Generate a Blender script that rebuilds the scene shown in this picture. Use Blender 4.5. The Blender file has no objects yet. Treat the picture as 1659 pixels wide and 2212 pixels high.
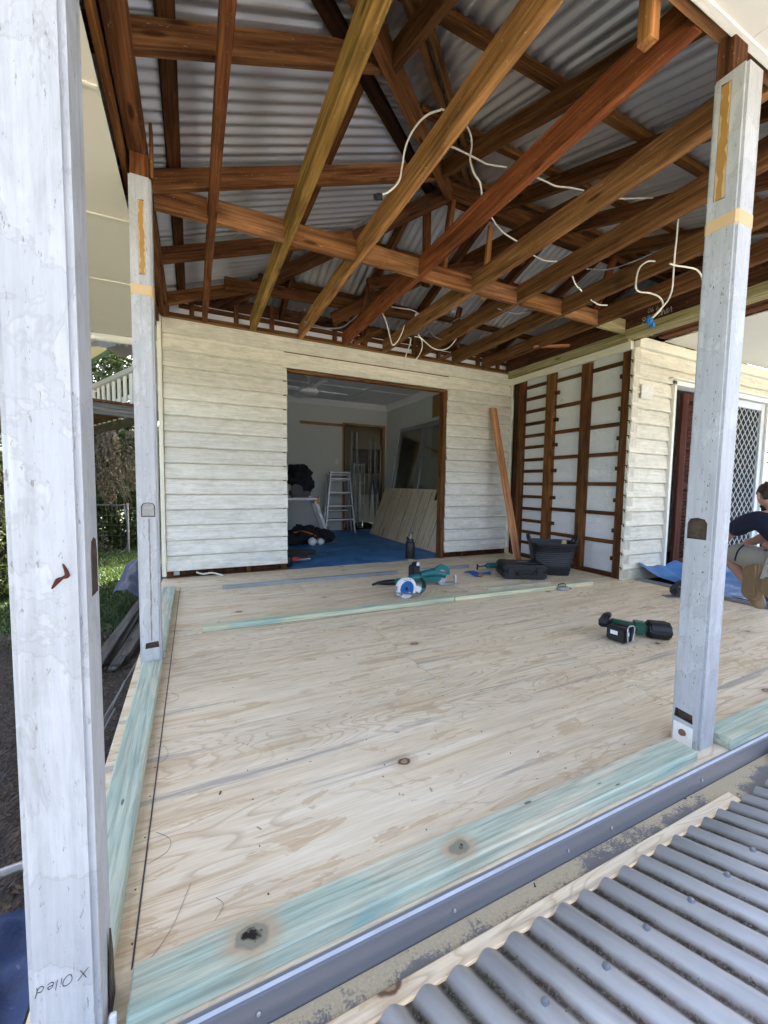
import bpy, bmesh, math, random
from mathutils import Vector as V, Matrix as Mx
random.seed(7)
rnd = random.uniform
sc = bpy.context.scene
COL = sc.collection

# ------------------------------------------------------------------ camera, sky, sun, exposure
YAW, PITCH, ROLL, FPX = 0.442366, -0.06929, -0.015634, 872.47
fw = V((math.sin(YAW)*math.cos(PITCH), math.cos(YAW)*math.cos(PITCH), math.sin(PITCH)))
r0 = V((math.cos(YAW), -math.sin(YAW), 0)); d0 = fw.cross(r0)
rr = math.cos(ROLL)*r0 + math.sin(ROLL)*d0; dd = -math.sin(ROLL)*r0 + math.cos(ROLL)*d0
cam = bpy.data.cameras.new('camera'); camo = bpy.data.objects.new('camera', cam); COL.objects.link(camo)
camo.matrix_world = Mx(((rr.x, -dd.x, -fw.x, 0), (rr.y, -dd.y, -fw.y, 0), (rr.z, -dd.z, -fw.z, 1.0), (0, 0, 0, 1)))
cam.sensor_fit = 'HORIZONTAL'; cam.sensor_width = 36; cam.lens = 36*FPX/1659
cam.clip_start = 0.05; cam.clip_end = 500
sc.camera = camo
SUN_AZ, SUN_EL = math.radians(33), math.radians(47)      # from +Y towards +X: behind the house
w = bpy.data.worlds.new('World'); sc.world = w; w.use_nodes = True
wn = w.node_tree; bg = wn.nodes['Background']
sky = wn.nodes.new('ShaderNodeTexSky'); sky.sky_type = 'NISHITA'; sky.sun_disc = False
sky.sun_elevation = SUN_EL; sky.sun_rotation = SUN_AZ
sky.air_density = 0.7; sky.dust_density = 6.0; sky.ozone_density = 0.3
wn.links.new(sky.outputs[0], bg.inputs[0]); bg.inputs[1].default_value = 0.15
sl = bpy.data.lights.new('sun', 'SUN'); sl.energy = 5.0; sl.angle = math.radians(0.6); sl.color = (1, .95, .86)
so = bpy.data.objects.new('sun', sl); COL.objects.link(so)
sdir = V((math.sin(SUN_AZ)*math.cos(SUN_EL), math.cos(SUN_AZ)*math.cos(SUN_EL), math.sin(SUN_EL)))
so.rotation_euler = sdir.to_track_quat('Z', 'Y').to_euler(); so.location = (0, 0, 20)
sc.view_settings.view_transform = 'Standard'; sc.view_settings.look = 'None'
sc.view_settings.exposure = 3.1; sc.view_settings.gamma = 1.0
sc.cycles.max_bounces = 6; sc.cycles.diffuse_bounces = 4; sc.cycles.glossy_bounces = 3; sc.cycles.transparent_max_bounces = 8
sc.cycles.sample_clamp_indirect = 4

# ------------------------------------------------------------------ helpers: objects
WM = {}
def obj(name, me, mat=None, parent=None, mtx=None, col=None):
    o = bpy.data.objects.new(name, me); COL.objects.link(o)
    if mat is not None and not me.materials: me.materials.append(mat)
    mtx = mtx or Mx.Identity(4)
    if parent is not None:
        o.parent = parent; o.matrix_parent_inverse = WM[parent.name].inverted()
    o.matrix_basis = mtx; WM[o.name] = mtx.copy()
    if col: o.color = (*col, 1)
    return o
def tag(o, label=None, cat=None, group=None, kind=None):
    for k, v in (('label', label), ('category', cat), ('group', group), ('kind', kind)):
        if v: o[k] = v
    return o
def thing(name, loc, label, cat, group=None):
    o = bpy.data.objects.new(name, None); COL.objects.link(o); o.location = loc; o.empty_display_size = .1
    WM[o.name] = Mx.Translation(V(loc)); return tag(o, label, cat, group)
BOXC = {}
def boxmesh(dx, dy, dz, bev, mat):
    k = (round(dx, 4), round(dy, 4), round(dz, 4), bev, mat.name)
    if k in BOXC: return BOXC[k]
    bm = bmesh.new(); bmesh.ops.create_cube(bm, size=1)
    for v in bm.verts: v.co = V((v.co.x*dx, v.co.y*dy, v.co.z*dz))
    if bev > 0: bmesh.ops.bevel(bm, geom=bm.edges[:], offset=min(bev, .45*min(dx, dy, dz)), segments=1, affect='EDGES')
    me = bpy.data.meshes.new('box'); bm.to_mesh(me); bm.free(); me.materials.append(mat); BOXC[k] = me; return me
def frame(p0, p1, up=(0, 0, 1)):
    p0, p1 = V(p0), V(p1); x = (p1-p0); L = x.length; x = x/L; u = V(up)
    if abs(x.dot(u)) > .99: u = V((0, 1, 0))
    y = u.cross(x).normalized(); z = x.cross(y); c = (p0+p1)/2
    return Mx(((x.x, y.x, z.x, c.x), (x.y, y.y, z.y, c.y), (x.z, y.z, z.z, c.z), (0, 0, 0, 1))), L
def beam(name, p0, p1, w, h, mat, parent=None, bev=.003, up=(0, 0, 1), col=None):
    m, L = frame(p0, p1, up)
    return obj(name, boxmesh(L, w, h, bev, mat), None, parent, m, col)
def box(name, xs, ys, zs, mat, parent=None, bev=.003, col=None, axis=None):
    c = [(a[0]+a[1])/2 for a in (xs, ys, zs)]; s = [abs(a[1]-a[0]) for a in (xs, ys, zs)]
    i = axis if axis is not None else s.index(max(s)); a = list(c); b = list(c); a[i] -= s[i]/2; b[i] += s[i]/2
    if i == 0: return beam(name, a, b, s[1], s[2], mat, parent, bev, (0, 0, 1), col)
    if i == 1: return beam(name, a, b, s[0], s[2], mat, parent, bev, (0, 0, 1), col)
    return beam(name, a, b, s[0], s[1], mat, parent, bev, (0, 1, 0), col)
def smooth_path(pts, n=6):
    P = [V(p) for p in pts]; out = []
    if len(P) < 3: return P
    for i in range(len(P)-1):
        a = P[max(i-1, 0)]; b = P[i]; c = P[i+1]; d = P[min(i+2, len(P)-1)]
        for j in range(n):
            t = j/n
            out.append(.5*((2*b)+(c-a)*t+(2*a-5*b+4*c-d)*t*t+(3*b-a-3*c+d)*t**3))
    out.append(P[-1]); return out
class MB:
    """collects shapes in one bmesh, built as ONE mesh object"""
    def __init__(s): s.bm = bmesh.new()
    def box(s, c, size, m=None, bev=0):
        r = bmesh.ops.create_cube(s.bm, size=1); vs = r['verts']; T = (m or Mx.Identity(4))
        for v in vs: v.co = V((v.co.x*size[0], v.co.y*size[1], v.co.z*size[2]))+V(c)
        if bev:
            es = list({e for v in vs for e in v.link_edges})
            rb = bmesh.ops.bevel(s.bm, geom=es, offset=bev, segments=2, affect='EDGES')
            vs = list({v for f in rb['faces'] for v in f.verts} | {v for v in vs if v.is_valid})
        for v in vs: v.co = T @ v.co
        return s
    def bar(s, p0, p1, w, h, up=(0, 0, 1), bev=0):
        m, L = frame(p0, p1, up); return s.box((0, 0, 0), (L, w, h), m, bev)
    def tube(s, pts, r, seg=8, sm=6, caps=True):
        P = smooth_path(pts, sm) if sm else [V(p) for p in pts]
        rs = r if isinstance(r, (list, tuple)) else None; rings = []; u = None
        for i, p in enumerate(P):
            t = (P[min(i+1, len(P)-1)]-P[max(i-1, 0)]).normalized()
            if u is None:
                u = t.orthogonal().normalized()
            else: u = (u-t*u.dot(t)).normalized()
            b = t.cross(u)
            if rs: f = i/(len(P)-1)*(len(rs)-1); k = min(int(f), len(rs)-2); q = rs[k]+(rs[k+1]-rs[k])*(f-k)
            else: q = r
            rings.append([s.bm.verts.new(p+q*(math.cos(a)*u+math.sin(a)*b)) for a in [2*math.pi*j/seg for j in range(seg)]])
        for A, B in zip(rings, rings[1:]):
            for j in range(seg): s.bm.faces.new((A[j], A[(j+1) % seg], B[(j+1) % seg], B[j]))
        if caps: s.bm.faces.new(rings[0][::-1]); s.bm.faces.new(rings[-1])
        return s
    def lathe(s, prof, m=None, seg=24, sx=1, sy=1):
        T = m or Mx.Identity(4); rings = []
        for r, z in prof:
            rings.append([s.bm.verts.new(T @ V((r*sx*math.cos(2*math.pi*j/seg), r*sy*math.sin(2*math.pi*j/seg), z))) for j in range(seg)])
        for A, B in zip(rings, rings[1:]):
            for j in range(seg): s.bm.faces.new((A[j], A[(j+1) % seg], B[(j+1) % seg], B[j]))
        s.bm.faces.new(rings[0][::-1]); s.bm.faces.new(rings[-1]); return s
    def prism(s, poly, z0, z1, m=None, bev=0):
        T = m or Mx.Identity(4)
        a = [s.bm.verts.new((x, y, z0)) for x, y in poly]; b = [s.bm.verts.new((x, y, z1)) for x, y in poly]; n = len(poly)
        fs = [s.bm.faces.new(a[::-1]), s.bm.faces.new(b)]
        for i in range(n): fs.append(s.bm.faces.new((a[i], a[(i+1) % n], b[(i+1) % n], b[i])))
        vs = a+b
        if bev:
            es = list({e for f in fs for e in f.edges})
            rb = bmesh.ops.bevel(s.bm, geom=es, offset=bev, segments=2, affect='EDGES')
            vs = list({v for f in rb['faces'] for v in f.verts} | {v for v in vs if v.is_valid})
        for v in vs: v.co = T @ v.co
        return s
    def blob(s, c, r, sub=3, amp=.15, freq=3, seed=0, flat=None):
        from mathutils import noise
        g = bmesh.ops.create_icosphere(s.bm, subdivisions=sub, radius=1)
        for v in g['verts']:
            d = v.co.normalized(); k = 1+amp*noise.noise(d*freq+V((seed*7.1, seed, 0)))+.5*amp*noise.noise(d*freq*2.7+V((0, seed*3, 9)))
            q = V((d.x*r[0]*k, d.y*r[1]*k, d.z*r[2]*k))+V(c)
            if flat is not None and q.z < flat: q.z = flat
            v.co = q
        return s
    def sheet(s, f, nu, nv):
        g = [[s.bm.verts.new(f(i/nu, j/nv)) for j in range(nv+1)] for i in range(nu+1)]
        for i in range(nu):
            for j in range(nv): s.bm.faces.new((g[i][j], g[i+1][j], g[i+1][j+1], g[i][j+1]))
        return s
    def build(s, name, mat, parent=None, mtx=None, smooth=None, col=None):
        bmesh.ops.recalc_face_normals(s.bm, faces=s.bm.faces[:])
        me = bpy.data.meshes.new(name); s.bm.to_mesh(me); s.bm.free()
        if smooth:
            me.polygons.foreach_set('use_smooth', [True]*len(me.polygons)); me.set_sharp_from_angle(angle=math.radians(smooth))
        return obj(name, me, mat, parent, mtx, col)
def solid(o, t, off=0):
    m = o.modifiers.new('thick', 'SOLIDIFY'); m.thickness = t; m.offset = off; return o
STR = {'X': [[(0, 0), (.7, 1)], [(0, 1), (.65, 0)]], 'O': [[(.35, 1), (.05, .8), (0, .4), (.2, 0), (.5, .05), (.7, .5), (.6, .9), (.3, 1)]], 'i': [[(.1, .6), (.12, 0)], [(.1, .85), (.12, .8)]], 'l': [[(.1, 1), (.12, 0)]],
 'e': [[(.05, .35), (.45, .4), (.3, .65), (.08, .5), (.05, .15), (.25, 0), (.5, .12)]], 'd': [[(.45, .5), (.15, .55), (.05, .2), (.3, 0), (.5, .3), (.55, 1), (.52, .3), (.6, 0)]], 'V': [[(0, 1), (.3, 0), (.65, 1)]], 'I': [[(.1, 1), (.1, 0)]], 'N': [[(0, 0), (.05, 1), (.55, .05), (.6, 1)]],
 'K': [[(0, 1), (.02, 0)], [(.55, 1), (.05, .45), (.6, 0)]], '3': [[(.05, .9), (.4, 1), (.5, .75), (.2, .55), (.55, .35), (.4, .02), (.0, .1)]], '2': [[(.05, .8), (.3, 1), (.5, .75), (.05, .02), (.6, .05)]], '6': [[(.5, 1), (.1, .5), (.1, .1), (.4, 0), (.5, .3), (.15, .45)]],
 '8': [[(.4, .55), (.1, .8), (.3, 1), (.5, .8), (.1, .25), (.3, 0), (.55, .2), (.35, .55)]], '9': [[(.5, .7), (.2, .55), (.1, .85), (.35, 1), (.5, .8), (.45, 0)]], '0': [[(.3, 1), (.05, .6), (.15, .05), (.45, .1), (.5, .7), (.3, 1)]], '.': [[(.1, .05), (.14, .0)]],
 'B': [[(0, 0), (.02, 1), (.45, .9), (.4, .6), (.05, .52), (.5, .4), (.45, .05), (0, 0)]], 'S': [[(.55, .85), (.25, 1), (.05, .75), (.45, .4), (.4, .05), (.0, .1)]], 'M': [[(0, 0), (.1, 1), (.35, .4), (.65, 1), (.75, 0)]],
 'm': [[(0, 0), (.05, .6)], [(.05, .45), (.2, .6), (.27, 0)], [(.28, .45), (.45, .6), (.5, 0)]], 'a': [[(.45, .6), (.1, .5), (.08, .1), (.4, .1), (.45, .6), (.5, 0)]], 'k': [[(.05, 1), (.05, 0)], [(.45, .6), (.08, .3), (.5, 0)]], 't': [[(.2, 1), (.2, .1), (.4, 0)], [(.02, .65), (.4, .65)]]}
def text(name, s, size, mtx, mat, parent=None, shear=0, w=.045):
    q = MB(); x = 0; adv = {'i': .35, 'l': .35, 'I': .35, '.': .3, ' ': .5, 'm': .7, 'M': .95}; tot = sum(adv.get(c, .75) for c in s)
    for c in s:
        for st in STR.get(c, []):
            P = smooth_path([(px, py, 0) for px, py in st], 4)
            for a, b in zip(P, P[1:]):
                f = lambda p: V(((x-tot/2+p.x+shear*p.y)*size, (p.y-.5)*size, 0))
                if (b-a).length > 1e-4: q.bar(f(a), f(b), size*w*2, .0006)
        x += adv.get(c, .75)
    return q.build(name, mat, parent, mtx)
def basis(x, y, z, o):
    x, y, z, o = V(x), V(y), V(z), V(o)
    return Mx(((x.x, y.x, z.x, o.x), (x.y, y.y, z.y, o.y), (x.z, y.z, z.z, o.z), (0, 0, 0, 1)))

# ------------------------------------------------------------------ helpers: materials
class NT:
    def __init__(s, name):
        s.m = bpy.data.materials.new(name); s.m.use_nodes = True; s.t = s.m.node_tree; s.t.nodes.clear()
        s.out = s.t.nodes.new('ShaderNodeOutputMaterial')
    def n(s, typ, ins=None, **pr):
        nd = s.t.nodes.new('ShaderNode'+typ)
        for k, v in pr.items(): setattr(nd, k, v)
        for k, v in (ins or {}).items(): s.set(nd.inputs[k], v)
        return nd
    def set(s, sock, v):
        if isinstance(v, bpy.types.NodeSocket): s.t.links.new(v, sock)
        elif isinstance(v, (tuple, list)) and len(v) == 3 and sock.type == 'RGBA': sock.default_value = (*v, 1)
        else: sock.default_value = v
    def co(s, scale=(1, 1, 1), rand=True, loc=(0, 0, 0)):
        v = s.n('TexCoord').outputs['Object']
        if rand:
            q = s.n('VectorMath', {0: s.n('ObjectInfo').outputs['Random'], 1: (31.7, 17.3, 23.9)}, operation='MULTIPLY').outputs[0]
            v = s.n('VectorMath', {0: v, 1: q}, operation='ADD').outputs[0]
        return s.n('Mapping', {'Vector': v, 'Scale': scale, 'Location': loc}).outputs[0]
    def noise(s, v, scale=1., det=4., rough=.55, dist=0.):
        return s.n('TexNoise', {'Vector': v, 'Scale': scale, 'Detail': det, 'Roughness': rough, 'Distortion': dist}).outputs[0]
    def ramp(s, f, stops, interp='LINEAR'):
        r = s.n('ValToRGB', {0: f}); e = r.color_ramp.elements; r.color_ramp.interpolation = interp
        while len(e) < len(stops): e.new(.5)
        for q, (p, c) in zip(e, stops):
            q.position = p; q.color = (*c, 1) if isinstance(c, (tuple, list)) else (c, c, c, 1)
        return r.outputs[0]
    def math(s, op, a, b=0., c=0.): return s.n('Math', {0: a, 1: b, 2: c}, operation=op).outputs[0]
    def mix(s, f, a, b, mode='MIX'):
        nd = s.n('Mix', data_type='RGBA', blend_type=mode); s.set(nd.inputs[0], f); s.set(nd.inputs[6], a); s.set(nd.inputs[7], b); return nd.outputs[2]
    def tint(s, c): return s.mix(1., c, s.n('ObjectInfo').outputs['Color'], 'MULTIPLY')
    def bump(s, h, st=.3, d=.01, nrm=None):
        i = {'Height': h, 'Strength': st, 'Distance': d}
        if nrm is not None: i['Normal'] = nrm
        return s.n('Bump', i).outputs[0]
    def bsdf(s, color, rough=.6, metal=0., nrm=None, **kw):
        i = {'Base Color': color, 'Roughness': rough, 'Metallic': metal}
        if nrm is not None: i['Normal'] = nrm
        for k, v in kw.items(): i[k.replace('_', ' ')] = v
        b = s.n('BsdfPrincipled', i); s.t.links.new(b.outputs[0], s.out.inputs[0]); return s.m
def plain(name, col, rough=.6, metal=0., var=.12, scale=30, bump=.1, **kw):
    t = NT(name); v = t.co()
    f = t.noise(v, scale, 3, .6); g = t.noise(v, scale*.13, 2)
    c = t.mix(f, tuple(x*(1-var) for x in col), tuple(min(1, x*(1+var)) for x in col))
    c = t.mix(t.math('MULTIPLY', g, .5), c, tuple(x*.7 for x in col)) if var else c
    return t.bsdf(t.tint(c), t.math('ADD', rough-.08, t.math('MULTIPLY', f, .16)), metal, t.bump(f, bump, .004) if bump else None, **kw)
def timber(name, dark, light, rough=.82, sawn=.35, stain=.5, fine=70):
    t = NT(name)
    a = t.noise(t.co((1.1, 16, 16)), 1.3, 4, .62, .8); b = t.noise(t.co((2.5, fine, fine)), 1, 2, .6); c = t.noise(t.co((1.5, 5, 5)), 1.6, 3, .6, .4)
    col = t.ramp(a, [(.3, dark), (.5, tuple((x+y)/2 for x, y in zip(dark, light))), (.68, light)])
    col = t.mix(1., col, t.ramp(b, [(.3, .55), (.65, 1.2)]), 'MULTIPLY')
    col = t.mix(t.math('MULTIPLY', t.ramp(c, [(.52, 0), (.7, 1)]), stain), col, tuple(x*.35 for x in dark))
    sp = t.noise(t.co((9, 34, 34)), 3, 3, .75)
    col = t.mix(t.ramp(sp, [(.66, 0), (.70, .5)]), col, (.50, .40, .28))
    kn = t.n('TexVoronoi', {'Vector': t.co((2.2, 9, 9)), 'Scale': 1.}).outputs['Distance']
    col = t.mix(t.ramp(kn, [(.07, .8), (.14, 0)]), col, tuple(x*.3 for x in dark))
    h = b
    return t.bsdf(t.tint(col), rough, 0, t.bump(h, .6, .005), Specular_IOR_Level=.12)

m_hard = timber('hardwood_aged', (.095, .036, .013), (.29, .135, .048))
m_jst = timber('joist_wood', (.135, .058, .022), (.35, .175, .070))
m_dark = timber('hardwood_dark', (.035, .015, .007), (.115, .05, .022))
m_pale = timber('bare_pine', (.40, .25, .12), (.66, .46, .26), stain=.15)
m_redp = timber('oregon_plank', (.42, .16, .06), (.68, .34, .17), stain=.15)
m_olive = timber('olive_stained', (.20, .16, .06), (.44, .37, .20), stain=.3)

def mk_green(name, knots):
    t = NT(name)
    o = t.n('TexCoord').outputs['Object']
    a = t.noise(t.co((.8, 10, 10)), 1.5, 5, .6, 1.2); b = t.noise(t.co((3.5, 95, 70)), 1, 4, .68, .5); c = t.noise(t.co((1.3, 4, 4)), 1.1, 3, .6, .5)
    col = t.ramp(a, [(.30, (.26, .37, .30)), (.5, (.36, .43, .33)), (.7, (.48, .49, .35))])
    col = t.mix(t.ramp(c, [(.58, 0), (.72, .7)]), col, (.13, .36, .38))
    col = t.mix(t.ramp(c, [(.36, .8), (.47, 0)]), col, (.52, .49, .35))
    col = t.mix(1., col, t.ramp(b, [(.34, .66), (.60, 1.08)]), 'MULTIPLY')
    mk_ = t.n('TexVoronoi', {'Vector': t.co((4.5, 16, 0)), 'Scale': 1.}).outputs['Distance']
    col = t.mix(t.ramp(mk_, [(.05, .8), (.08, 0)]), col, (.05, .05, .04))
    nm = t.noise(o, 25, 4, .6)
    for (kx, ky, r) in knots:
        d = t.n('VectorMath', {0: t.n('VectorMath', {0: o, 1: (kx, ky, 0)}, operation='SUBTRACT').outputs[0], 1: (.8, 1.15, .0)}, operation='MULTIPLY').outputs[0]
        d = t.n('VectorMath', {0: d}, operation='LENGTH').outputs['Value']
        d = t.math('ADD', d, t.math('MULTIPLY', t.math('SUBTRACT', nm, .5), r*.9))
        col = t.mix(t.ramp(t.math('DIVIDE', d, r*3), [(.30, .85), (.62, 0)]), col, (.36, .28, .17))
        col = t.mix(t.ramp(t.math('DIVIDE', d, r*3), [(.24, 1), (.30, 0)]), col, (.20, .20, .14))
        col = t.mix(t.ramp(t.math('ADD', t.math('DIVIDE', d, r*3), t.math('MULTIPLY', nm, .5)), [(.28, 1), (.36, 0)]), col, (.012, .008, .005))
    return t.bsdf(t.tint(col), .62, 0, t.bump(b, .25, .003), Specular_IOR_Level=.3)
m_green = mk_green('treated_pine', [])
m_green_front = mk_green('treated_pine_knotty', [(.098-.765, 0.0, .034), (.623-.765, -.008, .029)])

def mk_ply(name):
    t = NT(name); o = t.co((1, 1, 1))
    mp = lambda sc_, loc=(0, 0, 0): t.n('Mapping', {'Vector': o, 'Scale': sc_, 'Location': loc}).outputs[0]
    warp = t.noise(mp((.8, 4.2, 1)), 1.0, 3, .5, .5)
    rings = t.math('FRACT', t.math('MULTIPLY', warp, 26.))
    area = t.ramp(t.noise(mp((.7, 1.6, 1), (3, 8, 0)), 1.3, 2), [(.36, 0), (.5, 1)])
    a = t.noise(mp((.8, 13, 1)), 1.2, 5, .66, .8)
    f = t.noise(mp((6, 170, 1)), 1, 3, .65)
    p = t.noise(mp((2.2, 9, 1)), 1.5, 5, .66, .8)
    g = t.noise(mp((.5, 9.5, 1), (5, 3, 0)), 1.5, 5, .68, .5)
    col = t.ramp(a, [(.27, (.63, .46, .26)), (.46, (.80, .64, .42)), (.7, (.89, .765, .555))])
    col = t.mix(t.math('MULTIPLY', area, t.ramp(rings, [(0, .6), (.12, .05), (.75, 0), (1., .45)])), col, (.47, .30, .16))
    col = t.mix(t.ramp(p, [(.58, 0), (.60, .5), (.8, .6)]), col, (.57, .37, .19))
    col = t.mix(t.ramp(g, [(.575, 0), (.66, .7)]), col, (.34, .30, .255))
    col = t.mix(1., col, t.ramp(f, [(.28, .86), (.66, 1.05)]), 'MULTIPLY')
    kn = t.n('TexVoronoi', {'Vector': mp((2.9, 4.4, 0)), 'Scale': 1., 'Randomness': 1.})
    sel = t.math('GREATER_THAN', t.n('SeparateColor', {0: kn.outputs['Color']}).outputs[0], .2)
    kd = t.math('ADD', kn.outputs['Distance'], t.math('MULTIPLY', t.math('SUBTRACT', t.noise(o, 40, 2), .5), .05))
    col = t.mix(t.math('MULTIPLY', sel, t.ramp(kd, [(.07, .6), (.20, 0)])), col, (.47, .30, .16))
    col = t.mix(t.math('MULTIPLY', sel, t.ramp(kd, [(.012, .85), (.03, .45), (.05, .45), (.058, 1.), (.075, .95), (.09, 0)])), col, (.13, .07, .035))
    sp = t.n('TexVoronoi', {'Vector': mp((5.3, 9.1, 0)), 'Scale': 1.})
    col = t.mix(t.math('MULTIPLY', t.math('GREATER_THAN', t.n('SeparateColor', {0: sp.outputs['Color']}).outputs[1], .55), t.ramp(sp.outputs['Distance'], [(.02, .85), (.035, 0)])), col, (.10, .075, .06))
    big = t.noise(o, 1.6, 4, .65)
    col = t.mix(t.ramp(big, [(.48, 0), (.75, .25)]), col, (.45, .38, .29))
    return t.bsdf(t.tint(col), .66, 0, t.bump(f, .22, .002), Specular_IOR_Level=.35)
m_ply = mk_ply('pine_plywood')

def mk_paint(name, base, dirt, amt, speck=.5, chip=(.30, .28, .26), chipamt=.0, streak=1.):
    t = NT(name)
    a = t.noise(t.co((1.2, 34, 34)), 1.2, 4, .68, .5); b = t.noise(t.co((2.5, 7, 7)), 2.2, 4, .7, .8); c = t.noise(t.co((5, 60, 60)), 2., 3, .7); e = t.noise(t.co((1, 1.6, 1.6)), 3.4, 5, .66, .5)
    d = t.math('ADD', t.math('MULTIPLY', a, .45*streak), t.math('ADD', t.math('MULTIPLY', b, .45), t.math('MULTIPLY', c, .25*streak)))
    col = t.mix(t.math('MULTIPLY', t.ramp(d, [(.50, 0), (.78, 1)]), amt), base, dirt)
    col = t.mix(t.math('MULTIPLY', t.ramp(e, [(.50, 0), (.508, 1), (1, 1)]), chipamt), col, tuple(x*.72 for x in base))
    col = t.mix(t.math('MULTIPLY', t.ramp(e, [(.49, 0), (.497, 1), (.507, 1), (.515, 0)]), chipamt*.45), col, chip)
    s = t.noise(t.co((16, 60, 60)), 1.6, 5, .78)
    col = t.mix(t.ramp(s, [(.61, 0), (.66, speck)]), col, chip)
    return t.bsdf(t.tint(col), .55, 0, t.bump(t.noise(t.co((4, 40, 40)), 3., 3, .75), .35, .004), Specular_IOR_Level=.35)
m_post = mk_paint('post_paint', (.50, .50, .495), (.28, .275, .26), .8, .7, (.16, .13, .10), .38)
m_wb = mk_paint('weatherboard_paint', (.82, .795, .72), (.36, .32, .255), .75, .5, (.30, .25, .18), .12, 1.0)
m_cream = mk_paint('cream_paint', (.78, .73, .58), (.46, .40, .27), .55, .3, (.30, .24, .16), .05)
m_trim = mk_paint('trim_paint', (.82, .79, .70), (.55, .50, .40), .35, .15)
m_soff = plain('soffit_sheet', (.74, .70, .60), .6, var=.05, scale=6, bump=.05)
m_white = plain('white_plastic', (.78, .78, .76), .45, var=.04, bump=.03)
m_plast = plain('plaster_white', (.80, .80, .78), .7, var=.06, scale=8, bump=.05)
m_ceil = plain('room_ceiling_paint', (.76, .77, .77), .7, var=.03, scale=4, bump=.02)
m_wall = plain('room_wall_paint', (.62, .635, .59), .65, var=.05, scale=5, bump=.04)
def mk_back():
    t = NT('plaster_back'); v = t.co()
    a = t.noise(v, 22, 5, .6, 1.5); b = t.noise(v, 4, 4, .6)
    lump = t.ramp(a, [(.42, 0), (.56, 1)])
    col = t.mix(b, (.74, .74, .71), (.82, .82, .80)); col = t.mix(t.ramp(t.noise(v, 9, 3, .7), [(.66, 0), (.72, .5)]), col, (.42, .41, .40))
    return t.bsdf(col, .75, 0, t.bump(lump, .55, .012))
m_back = mk_back()
def mk_iron():
    t = NT('roof_iron_underside'); v = t.co((1, 1, 1))
    a = t.noise(t.co((.5, 5, 1)), 1.3, 4, .6); b = t.noise(v, 60, 3, .6)
    col = t.mix(a, (.48, .483, .485), (.66, .66, .66)); col = t.mix(t.ramp(b, [(.6, 0), (.75, .25)]), col, (.35, .34, .33))
    return t.bsdf(col, t.math('ADD', .28, t.math('MULTIPLY', a, .14)), .72, t.bump(b, .04, .002))
m_iron = mk_iron()
def mk_lower():
    t = NT('weathered_roof_iron'); o = t.n('TexCoord').outputs['Object']
    z = t.n('SeparateXYZ', {0: o}).outputs[2]
    a = t.noise(t.co((5, .7, 1)), 2.2, 5, .65, .5); b = t.noise(o, 120, 4, .7); n2 = t.noise(o, 14, 4, .65)
    col = t.ramp(a, [(.3, (.40, .395, .385)), (.55, (.55, .545, .53)), (.75, (.68, .67, .655))])
    k = t.math('ADD', z, t.math('MULTIPLY', t.math('SUBTRACT', n2, .5), .009))
    col = t.mix(t.ramp(t.math('MULTIPLY_ADD', k, 33., .815), [(.26, .85), (.52, 0)]), col, (.17, .145, .115))
    deb = t.ramp(t.math('MULTIPLY_ADD', k, 33., .815), [(.22, 1), (.32, 0)])
    col = t.mix(t.math('MULTIPLY', deb, t.ramp(b, [(.42, 0), (.5, 1)])), col, (.045, .035, .025))
    col = t.mix(t.math('MULTIPLY', deb, t.ramp(b, [(.60, 0), (.64, .8)])), col, (.34, .29, .20))
    return t.bsdf(col, t.math('ADD', .42, t.math('MULTIPLY', a, .2)), .2, t.bump(t.math('MULTIPLY', b, deb), .6, .004))
m_lower = mk_lower()
m_flash = plain('flashing_steel', (.15, .147, .15), .5, .1, var=.10, scale=5, bump=.02)
m_flashw = plain('flashing_scuffed', (.50, .51, .53), .7, 0., var=.45, scale=14, bump=.2)
def mk_gutter():
    t = NT('gutter_board'); o = t.co((1, 1, 1), False)
    y = t.n('SeparateXYZ', {0: t.n('TexCoord').outputs['Object']}).outputs[1]
    a = t.noise(o, 5, 6, .68, .4); b = t.noise(o, 160, 3, .7); c = t.noise(t.co((3, 16, 1), False), 1.6, 5, .65)
    col = t.mix(c, (.12, .11, .10), (.21, .195, .18))
    d = t.math('ADD', t.math('MULTIPLY', y, 9.), t.math('MULTIPLY', t.math('SUBTRACT', a, .5), 2.8))
    d = t.math('ADD', d, t.math('MULTIPLY', t.math('SUBTRACT', b, .5), .9))
    col = t.mix(t.ramp(t.math('ADD', d, .40), [(.46, 0), (.66, .95)]), col, t.mix(b, (.33, .26, .15), (.60, .49, .31)))
    s = t.noise(o, 34, 2, .5); col = t.mix(t.ramp(s, [(.73, 0), (.75, 1)]), col, (.018, .014, .012))
    return t.bsdf(col, .85, 0, t.bump(b, .5, .003))
m_gut = mk_gutter()
m_black = plain('black_plastic', (.008, .008, .009), .48, var=.2, scale=14, bump=.06)
m_rubber = plain('black_rubber', (.007, .007, .008), .52, var=.2, scale=9, bump=.1)
m_blackf = plain('black_cloth', (.010, .010, .012), .9, var=.3, scale=40, bump=.5)
m_teal = plain('teal_plastic', (.008, .14, .14), .4, var=.12, bump=.05)
m_hgreen = plain('green_tool_plastic', (.010, .085, .045), .4, var=.15, bump=.05)
m_blue = plain('blue_steel', (.02, .13, .40), .38, .3, var=.12, bump=.05)
m_blueg = plain('blue_grip', (.03, .10, .33), .5, var=.15, bump=.1)
m_red = plain('red_plastic', (.50, .04, .02), .45, var=.1)
m_orange = plain('orange_plastic', (.62, .16, .02), .45, var=.1)
m_steel = plain('steel', (.48, .48, .48), .35, .8, var=.15, scale=20, bump=.05)
m_galv = plain('galvanised_steel', (.33, .35, .38), .42, .6, var=.15, scale=15, bump=.04)
m_alu = plain('aluminium', (.34, .345, .35), .38, .7, var=.08, scale=12, bump=.03)
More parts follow.
